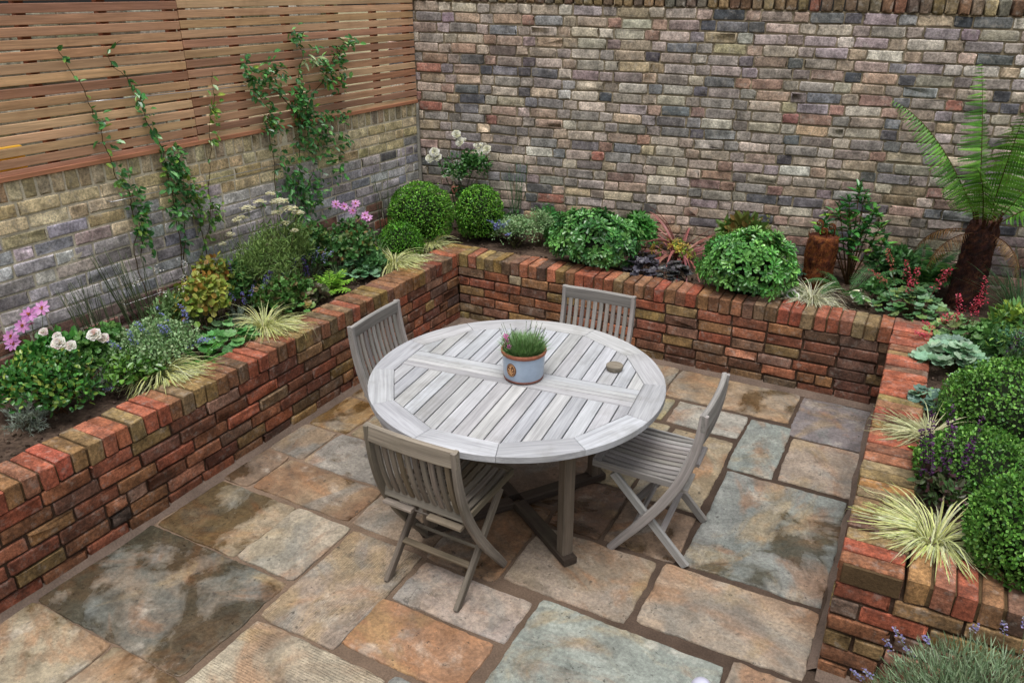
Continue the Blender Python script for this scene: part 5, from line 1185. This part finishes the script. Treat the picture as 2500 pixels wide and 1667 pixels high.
# --- right bed
herb('spurge', 'yellow green spurge at the right picture edge above the right bed', 'flowering plant', (.62, 5.0, .66), (.18, .16, .17), 520, NARROW, (.045, .075), ['#a0b848', '#7a9c40', '#5f8c44', '#6fa060'], None, 'leaf', 12, sy=1.6, lumps=9, lump=.45, shell=.3)
herb('sea_holly', 'blue green feathery foliage below the coral bells in the right bed', 'flowering plant', (.66, 4.72, .62), (.22, .24, .16), 1000, T_leaf(.3, .05, .1), (.03, .055), ['#5a8a68', '#4a7a58', '#6f9a5a', '#88a850'], None, 'leaf', 14, lumps=9, lump=.45, shell=.3)
sr = plant('salvia', 'dark purple salvia spikes at the right picture edge behind the broad box mound', 'flowering plant', (.70, 4.50))
for i in range(9):
    x = .54 + .04 * i + R.normal(0, .01); y = 4.52 + R.normal(0, .07); part_flower(sr, 'flower_spike', lambda mb: spike(mb, (x, y, .5), (x + .03, y - .02, .86 + R.normal(0, .04)), 60, .011, ['#4a3050', '#5a3a64', '#3a2840'], '#4a4434', .012, .4))
mb = MB(); foliage(mb, (.70, 4.46, .60), (.2, .2, .14), 500, LEAF, (.03, .05), ['#4f7244', '#5f824c', '#48683c'], None, 7); mb.build('foliage', M['leaf'], sr)
leaf_clump('heuchera', 'large pale veined heuchera leaves overhanging the right coping below the coral bells', (.32, 4.52), .19, 80, (.06, .10), .17, ['#7fa888', '#94b89c', '#6a9470', '#a8c4a4', '#5f8c64'], LOBED)
leaf_clump('heuchera', 'grey green crinkled leaves between the big heuchera and the coral bells on the right coping', (.30, 4.74), .13, 34, (.045, .07), .13, ['#6f8a78', '#5a7664', '#84a08c'], LOBED)
leaf_clump('primrose', 'small lime leaves at the right coping between the two box mounds', (.20, 3.44), .05, 12, (.04, .06), .09, ['#98c454', '#86b44a'], T_leaf(.5, .08, .1, .5))
leaf_clump('heuchera', 'grey leaved heuchera tucked under the broad box mound at the right coping', (.22, 4.02), .10, 30, (.045, .07), .12, ['#7a9a84', '#68887a', '#8cae90'], LOBED)
s2 = plant('salvia', 'deep purple salvia spikes growing through the middle box mound of the right bed', 'flowering plant', (.30, 3.20))
for (p, q) in [((.28, 3.22, .52), (.215, 3.24, .835)), ((.28, 3.2, .5), (.22, 3.18, .78)), ((.32, 3.22, .52), (.285, 3.26, .86)), ((.33, 3.18, .5), (.30, 3.2, .80)), ((.38, 3.22, .5), (.39, 3.28, .83)), ((.37, 3.18, .5), (.37, 3.18, .77)), ((.25, 3.2, .5), (.19, 3.2, .76))]:
    part_flower(s2, 'flower_spike', lambda mb: spike(mb, np.array(p) - [.03, .06, 0], np.array(q) + [-.02, -.06, .07], 80, .0115, ['#4e2c52', '#643c6c', '#3c2240', '#704c78'], '#3e2c30', .011, .30))
mb = MB(); foliage(mb, (.30, 3.16, .57), (.14, .12, .1), 260, LEAF, (.03, .048), ['#4a6a3c', '#5a3f44', '#4f5a3c'], None, 5); mb.build('foliage', M['leaf'], s2)
# --- lavender in front of the planter return
lv = plant('lavender', 'large grey green lavender bush with sparse violet flowers at the bottom right corner', 'lavender', (.47, 2.26), None, 0.)
mb = MB(); cL = np.array([.47, 2.23, .10]); k = 13000; d = rdir(k, .0); f = R.uniform(.45, 1., (k, 1)); P = cL + d * np.array([.34, .24, .50]) * f
inst(mb, NEEDLE, P, d * .7 + Z3 * .5 + R.normal(0, .4, (k, 3)), d + R.normal(0, .4, (k, 3)), R.uniform(.026, .05, k), lcols(k, ['#8ca680', '#7c9470', '#9cb48e', '#aabc9c', '#6c8660'])); mb.build('foliage', M['leaf'], lv)
mb = MB()
for i in range(60): d = rdir(1, .2)[0]; tube(mb, [cL, cL + d * np.array([.32, .22, .5])], .002, .0012, 4, lin('#6d7050') * .5)
mb.build('stem', M['stem'], lv)
for i in range(26):
    d = rdir(1, .35)[0]; b = cL + d * np.array([.25, .18, .40]); L = R.uniform(.14, .26); q = b + nrm(d * .7 + Z3 * .6 + R.normal(0, .2, 3)) * L
    if q[1] < 2.50: part_flower(lv, 'flower_spike', lambda mb: spike(mb, b, q, 26, .0085, ['#8a86b8', '#a4a0cc', '#7670a4', '#8f8a84'], '#7f8c66', .0085, .80))

# --- pot plant
dn = plant('pinks', 'grey green tuft of pinks with a few pink blooms growing in the blue pot', 'pot plant', pc, None, TZ + .12)
k = 1500; a = R.uniform(0, 2 * PI, k); q = np.sqrt(R.random(k)); mb = MB(); base = np.stack([pc[0] + .068 * q * np.cos(a), pc[1] + .068 * q * np.sin(a), np.full(k, TZ + .118)], 1)
D = np.stack([np.cos(a) * q * .62, np.sin(a) * q * .62, 1.0 + 0 * a], 1) + R.normal(0, .22, (k, 3)); blades(mb, base, D, R.uniform(.05, .115, k) * (1.1 - .22 * q), .0050, 3.2, lcols(k, ['#86ae6a', '#98bc84', '#6c9654', '#aac898']), lcols(k, ['#5f8c4c', '#789f66']), 6)
mb.build('foliage', M['leaf'], dn); mb = MB()
for i in range(46):
    a = R.uniform(0, 2 * PI); r = .07 * math.sqrt(R.random()); b = np.array([pc[0] + r * math.cos(a), pc[1] + r * math.sin(a), TZ + .13]); e = b + np.array([math.cos(a) * .045, math.sin(a) * .045, R.uniform(.08, .13)]) * R.uniform(.8, 1.1); tube(mb, [b, e], .0012, .001, 4, lin('#6f8a54') * .6)
    inst(mb, LEAF, e, e - b, R.normal(0, 1, 3), .011, lin('#6f7a5a') * .7, .006)
mb.build('bud_stem', M['stem'], dn)
for (x, z) in ((-.085, .21), (-.080, .185), (-.088, .165), (-.045, .175)):
    p = np.array([pc[0] + x * .88, pc[1] + x * .47 - (.05 if x > -.06 else .0), TZ + z]); part_flower(dn, 'flower', lambda mb: flower_daisy(mb, p, (-.3 + R.normal(0, .3), -.8, .4), .014, ['#d85fb0', '#e07cc0'], '#b04a90', 6))

# --- climbers and their wires on the left wall and fence
def wallpt(y, z, o=.045): return np.array([LO[0] + (y - 5.6) * .0377, y, z]) + LN * o
JC = ['#468646', '#56964e', '#68a858', '#386e3c', '#7fae5c', '#96b84a']
def climber(name, label, stems, clumps, cols=JC, loose=8):
    loose = loose * 3
    b = stems[0][0]; t = plant(name, label, 'climbing plant', wallpt(b[0], .5)[:2], 'climbers on the fence'); mb = MB(); paths = []
    for s in stems:
        s = np.array(s, float); u = np.linspace(0, len(s) - 1, len(s) * 6); y = np.interp(u, np.arange(len(s)), s[:, 0]); z = np.interp(u, np.arange(len(s)), s[:, 1])
        for _ in range(2): y[1:-1] = (y[:-2] + y[2:] + 2 * y[1:-1]) / 4; z[1:-1] = (z[:-2] + z[2:] + 2 * z[1:-1]) / 4
        P = np.array([wallpt(a, c, .03 + .012 * math.sin(i * .7)) for i, (a, c) in enumerate(zip(y, z))]) + R.normal(0, .003, (len(u), 3)); paths.append(P); tube(mb, P, .0034, .0014, 6, lin('#5f4f30') * .55)
    mb.build('stem', M['stem'], t)
    mb = MB(); P = []; 
    for p in paths: i = R.integers(0, len(p), loose); P.append(p[i])
    for (y, z, ry, rz, n) in clumps: P.append(np.array([wallpt(y + R.normal(0, ry * .72), z + R.normal(0, rz * .85), R.uniform(.02, .10)) for _ in range(int(n * 3.0))]))
    P = np.concatenate(P); n = len(P)
    X = np.tile(LN, (n, 1)) * .7 + R.normal(0, .6, (n, 3)) - Z3 * .15; inst(mb, T_leaf(.5, .12, .15, .45), P, X, Z3 + LN * .6 + R.normal(0, .4, (n, 3)), R.uniform(.030, .056, n), lcols(n, cols, [5, 5, 3, 4, 1.5, .7][:len(cols)]))
    mb.build('foliage', M['gloss_leaf'], t)
climber('climber', 'thin climber with few leaves, first from the left on the fence', [[(2.80, .5), (2.78, 1.04), (2.83, 1.18), (2.82, 1.38), (2.76, 1.49), (2.74, 1.66), (2.73, 1.78), (2.69, 1.94), (2.63, 2.07), (2.60, 2.14)], [(2.82, 1.0), (2.86, 1.2), (2.85, 1.36)]], [(2.84, 1.28, .03, .12, 20), (2.83, 1.12, .03, .08, 12), (2.76, 1.47, .03, .04, 6), (2.74, 1.66, .03, .05, 4), (2.73, 1.77, .03, .03, 3)], loose=5)
climber('climber', 'climber leafy on the low wall with a bare shoot high up, second from left', [[(3.10, .5), (3.08, .84), (3.09, 1.06), (3.09, 1.30), (3.10, 1.53), (3.03, 1.71), (2.99, 1.91), (2.95, 1.98), (2.88, 2.05), (2.85, 2.10), (2.95, 2.18)], [(3.09, .9), (3.17, 1.2), (3.20, 1.4)], [(3.09, 1.1), (3.13, 1.35), (3.15, 1.5)]], [(3.10, 1.40, .05, .12, 34), (3.14, 1.48, .05, .07, 14), (3.08, 1.18, .04, .08, 10), (3.02, 1.72, .03, .05, 5), (2.99, 1.86, .03, .05, 5), (3.20, 1.30, .03, .08, 10)], loose=7)
climber('climber', 'sparse yellow green climber between the leafy one and the big climber', [[(3.24, .5), (3.22, .85), (3.36, 1.19), (3.42, 1.58), (3.49, 1.78), (3.53, 1.97)], [(3.25, .85), (3.27, 1.15), (3.24, 1.35)]], [(3.25, 1.22, .04, .10, 18), (3.35, 1.15, .04, .08, 12), (3.47, 1.75, .03, .06, 6), (3.43, 1.55, .02, .04, 3)], ['#6f9a44', '#86a840', '#5a8a40', '#4a7a3c', '#9aac48'], 5)
climber('climber', 'large bushy climber with star shaped leaf sprays spreading high across the fence', [[(4.02, .5), (4.05, .87), (4.19, 1.53), (4.22, 1.81), (4.29, 2.01), (4.25, 2.13)], [(3.95, .6), (3.91, 1.16), (3.91, 1.61), (3.95, 1.75)], [(4.2, 1.6), (4.04, 1.80), (3.92, 1.84), (3.78, 1.90)], [(4.20, 1.55), (4.36, 1.75), (4.55, 1.92), (4.66, 2.02), (4.74, 2.08)], [(4.05, .9), (4.18, 1.1), (4.34, 1.35), (4.42, 1.55)]],
        [(4.20, 1.70, .07, .10, 44), (4.28, 1.60, .06, .08, 20), (3.92, 1.90, .05, .04, 11), (4.02, 1.93, .05, .05, 14), (3.78, 1.92, .04, .06, 14), (3.84, 1.80, .03, .05, 8), (4.50, 1.86, .06, .06, 18), (4.62, 2.0, .05, .06, 16), (4.74, 2.07, .04, .03, 8), (4.40, 1.97, .06, .06, 12), (4.24, 2.13, .04, .03, 8), (3.92, 1.60, .06, .05, 18), (4.22, 1.45, .06, .06, 20), (4.40, 1.48, .06, .09, 22), (4.05, 1.22, .12, .14, 46), (4.20, 1.05, .14, .12, 40), (4.50, 1.22, .06, .06, 10), (4.60, 1.38, .05, .04, 8), (4.55, 1.58, .08, .03, 12), (4.6, 1.82, .04, .05, 7)], JC, 10)
pl = plant('climber_shoot', 'pale cream green young leaves of the big climber high on the fence', 'climbing plant', wallpt(4.30, 2.0)[:2], None, 1.9); bpy.data.objects.remove(pl)
mb = MB(); P = np.array([wallpt(4.32 + R.normal(0, .035), 2.0 + R.normal(0, .035), R.uniform(.03, .1)) for _ in range(16)]); inst(mb, T_leaf(.3, .08, .1), P, np.tile(LN, (16, 1)) * .5 + R.normal(0, .7, (16, 3)), Z3 + LN, R.uniform(.05, .08, 16), lcols(16, ['#c8d8a4', '#d8e0b8', '#a8c088']))
big = [o for o in bpy.data.objects if o.name.startswith('climber') and o.get('label', '').startswith('large bushy')][0]
mb.build('young_shoot', M['leaf'], big)
for (a, b, lb) in (((2.70, 1.885), (3.75, 1.865), 'straining wire stretched across the fence boards'), ((2.70, 1.35), (3.95, 1.335), 'straining wire on the pale bricks just under the fence'), ((2.65, .755), (4.2, .74), 'straining wire low on the wall near the soil')):
    w = thing('training_wire', 'thin galvanised ' + lb + ' on the left', 'wire', tuple(wallpt(a[0], a[1])), 'climber training wires')
    mb = MB(); P = [wallpt(a[0] + (b[0] - a[0]) * t, a[1] + (b[1] - a[1]) * t, .045) for t in np.linspace(0, 1, 8)]; tube(mb, P, .0024, None, 5, lin('#d8d8dc') * .8); mb.build('wire', M['metal'], w)
    for (y, z) in (a, b): mb = MB(); tube(mb, [wallpt(y, z, -.012), wallpt(y, z, .048)], .003, None, 6, lin('#b0b0b4') * .8); mb.build('vine_eye', M['metal'], w)

# --- more of the planting that knits the beds together
herb('cranesbill', 'green cranesbill filling the gap between the rose and the catmint against the wall', 'flowering plant', (-3.74, 2.24, .64), (.12, .26, .17), 950, LOBED, (.026, .044), ['#5a8a44', '#4a7a3a', '#6f9a4e'], None, 'leaf', 8, lumps=9, lump=.5, shell=.3, up=.2)
herb('masterwort', 'tall loose stems of tiny white flowers above the catmint in the left bed', 'flowering plant', (-3.72, 2.74, .66), (.13, .22, .19), 800, NARROW, (.03, .055), ['#7a9a62', '#688a52', '#8cac74'], None, 'leaf', 14, sy=1.3, lumps=9, lump=.45, shell=.2)
ms = [o for o in bpy.data.objects if o.name == 'masterwort'][0]
for (y, z, x) in ((2.62, .93, -3.78), (2.74, .98, -3.74), (2.86, .90, -3.70), (2.80, .86, -3.64), (2.68, .88, -3.66), (2.95, .95, -3.78)): part_flower(ms, 'flower', lambda mb: [tube(mb, [(-3.72, 2.76, .5), (x * .5 - 1.86, y * .5 + 1.38, .75), (x, y, z)], .0016, .001, 5, lin('#6a7a4a') * .6, 1), inst(mb, ROUND, np.array([x, y, z]) + R.normal(0, .012, (16, 3)), R.normal(0, 1, (16, 3)), Z3, .009, palette(16, ['#e6e2dc', '#d8d4d8'], [1, 1]))])
herb('bellflower', 'dark green leafy clump between the low wall and the cream yarrow at its near side', 'flowering plant', (-3.79, 3.26, .68), (.10, .18, .22), 820, LEAF, (.03, .05), ['#4f7f40', '#5f8f4c', '#42703a'], None, 'leaf', 8, lumps=8, lump=.45, shell=.3)
herb('bellflower', 'leafy green stems between the yarrow and the pink flowered bush at the wall', 'flowering plant', (-3.73, 3.96, .70), (.14, .22, .26), 1300, LEAF, (.028, .05), ['#4f7f44', '#63924e', '#42703a', '#7a8a4a'], None, 'leaf', 12, lumps=10, lump=.42, shell=.25)
herb('masterwort', 'low green leaves under the pink flowered bush at the coping edge', 'flowering plant', (-3.50, 4.34, .56), (.11, .16, .09), 260, LOBED, (.035, .055), ['#5a8a54', '#6f9c62', '#4a7a48'], None, 'leaf', 6, lumps=6)
herb('sweet_box', 'dark leafy shrublet in the shade between the glossy shrub and the tree fern', 'shrub', (-.06, 5.74, .66), (.22, .12, .18), 620, LEAF, (.035, .06), ['#3f6a38', '#345c30', '#4f7c42'], None, 'gloss_leaf', 12, lumps=9, lump=.45, shell=.3)
herb('sweet_box', 'dark green foliage behind the small white edged hosta', 'shrub', (-.16, 5.50, .57), (.12, .10, .11), 260, LEAF, (.03, .05), ['#4a7a40', '#3c6834', '#5f8f4a'], None, 'leaf', 6, lumps=6)
herb('cranesbill', 'green foliage filling the right bed between the spurge and the coral bells', 'flowering plant', (.52, 4.86, .58), (.16, .2, .14), 560, LOBED, (.03, .05), ['#5a8a48', '#4a7840', '#74a05a'], None, 'leaf', 8, lumps=8)
herb('wallflower', 'bushy dark green plant under the white rose beside the second box ball', 'shrub', (-3.02, 5.60, .62), (.14, .08, .15), 420, LEAF, (.026, .044), ['#3f6a38', '#4f7c44', '#5a4a4c'], None, 'leaf', 8, lumps=7)
# ------------------------------------------------------------------ camera and light
cam = bpy.data.cameras.new('camera'); co = bpy.data.objects.new('camera', cam); COL.objects.link(co)
cam.sensor_width = 36; cam.lens = 1901 / 2500 * 36; cam.clip_start = .05; cam.clip_end = 400
from mathutils import Matrix
ps, pt = math.radians(28.2), math.radians(24.4)
fw = np.array([-math.sin(ps) * math.cos(pt), math.cos(ps) * math.cos(pt), -math.sin(pt)]); rt = np.array([math.cos(ps), math.sin(ps), 0]); up = np.cross(rt, fw)
co.matrix_world = Matrix(((rt[0], up[0], -fw[0], 0), (rt[1], up[1], -fw[1], 0), (rt[2], up[2], -fw[2], 2.43), (0, 0, 0, 1)))
SC.camera = co
w = bpy.data.worlds.new('World'); SC.world = w; w.use_nodes = True; nt = w.node_tree
bg = nt.nodes['Background']; sky = nt.nodes.new('ShaderNodeTexSky'); sky.sky_type = 'NISHITA'; sky.sun_disc = False
EL, AZ = math.radians(74), math.radians(165)
sky.sun_elevation = EL; sky.sun_rotation = AZ; sky.air_density = 1.; sky.dust_density = 4.; sky.ozone_density = 1.
hs = nt.nodes.new('ShaderNodeHueSaturation'); hs.inputs['Saturation'].default_value = SKYSAT
tc = nt.nodes.new('ShaderNodeTexCoord'); sx = nt.nodes.new('ShaderNodeSeparateXYZ'); mr = nt.nodes.new('ShaderNodeMapRange'); vm = nt.nodes.new('ShaderNodeVectorMath'); vm.operation = 'SCALE'
# overcast luminance distribution: the zenith about three times as bright as the horizon
mr.inputs[1].default_value = 0.; mr.inputs[2].default_value = 1.; mr.inputs[3].default_value = .42; mr.inputs[4].default_value = 1.45
nt.links.new(tc.outputs['Generated'], sx.inputs[0]); nt.links.new(sx.outputs['Z'], mr.inputs[0]); nt.links.new(mr.outputs[0], vm.inputs[3])
nt.links.new(sky.outputs[0], hs.inputs['Color']); nt.links.new(hs.outputs[0], vm.inputs[0]); nt.links.new(vm.outputs[0], bg.inputs['Color']); bg.inputs['Strength'].default_value = SKYSTR
sl = bpy.data.lights.new('sun', 'SUN'); sl.energy = SUNE; sl.angle = math.radians(26); sl.color = (1., .97, .93)
so = bpy.data.objects.new('sun', sl); COL.objects.link(so); so.location = (0, -3, 12)
from mathutils import Vector
sd = Vector((math.sin(AZ) * math.cos(EL), math.cos(AZ) * math.cos(EL), math.sin(EL)))
so.rotation_euler = sd.to_track_quat('Z', 'Y').to_euler()
SC.view_settings.view_transform = 'Standard'; SC.view_settings.look = 'None'; SC.view_settings.exposure = EXPO; SC.view_settings.gamma = 1
SC.render.film_transparent = False
SC.cycles.max_bounces = 6; SC.cycles.diffuse_bounces = 3; SC.cycles.transparent_max_bounces = 4; SC.cycles.use_denoising = True
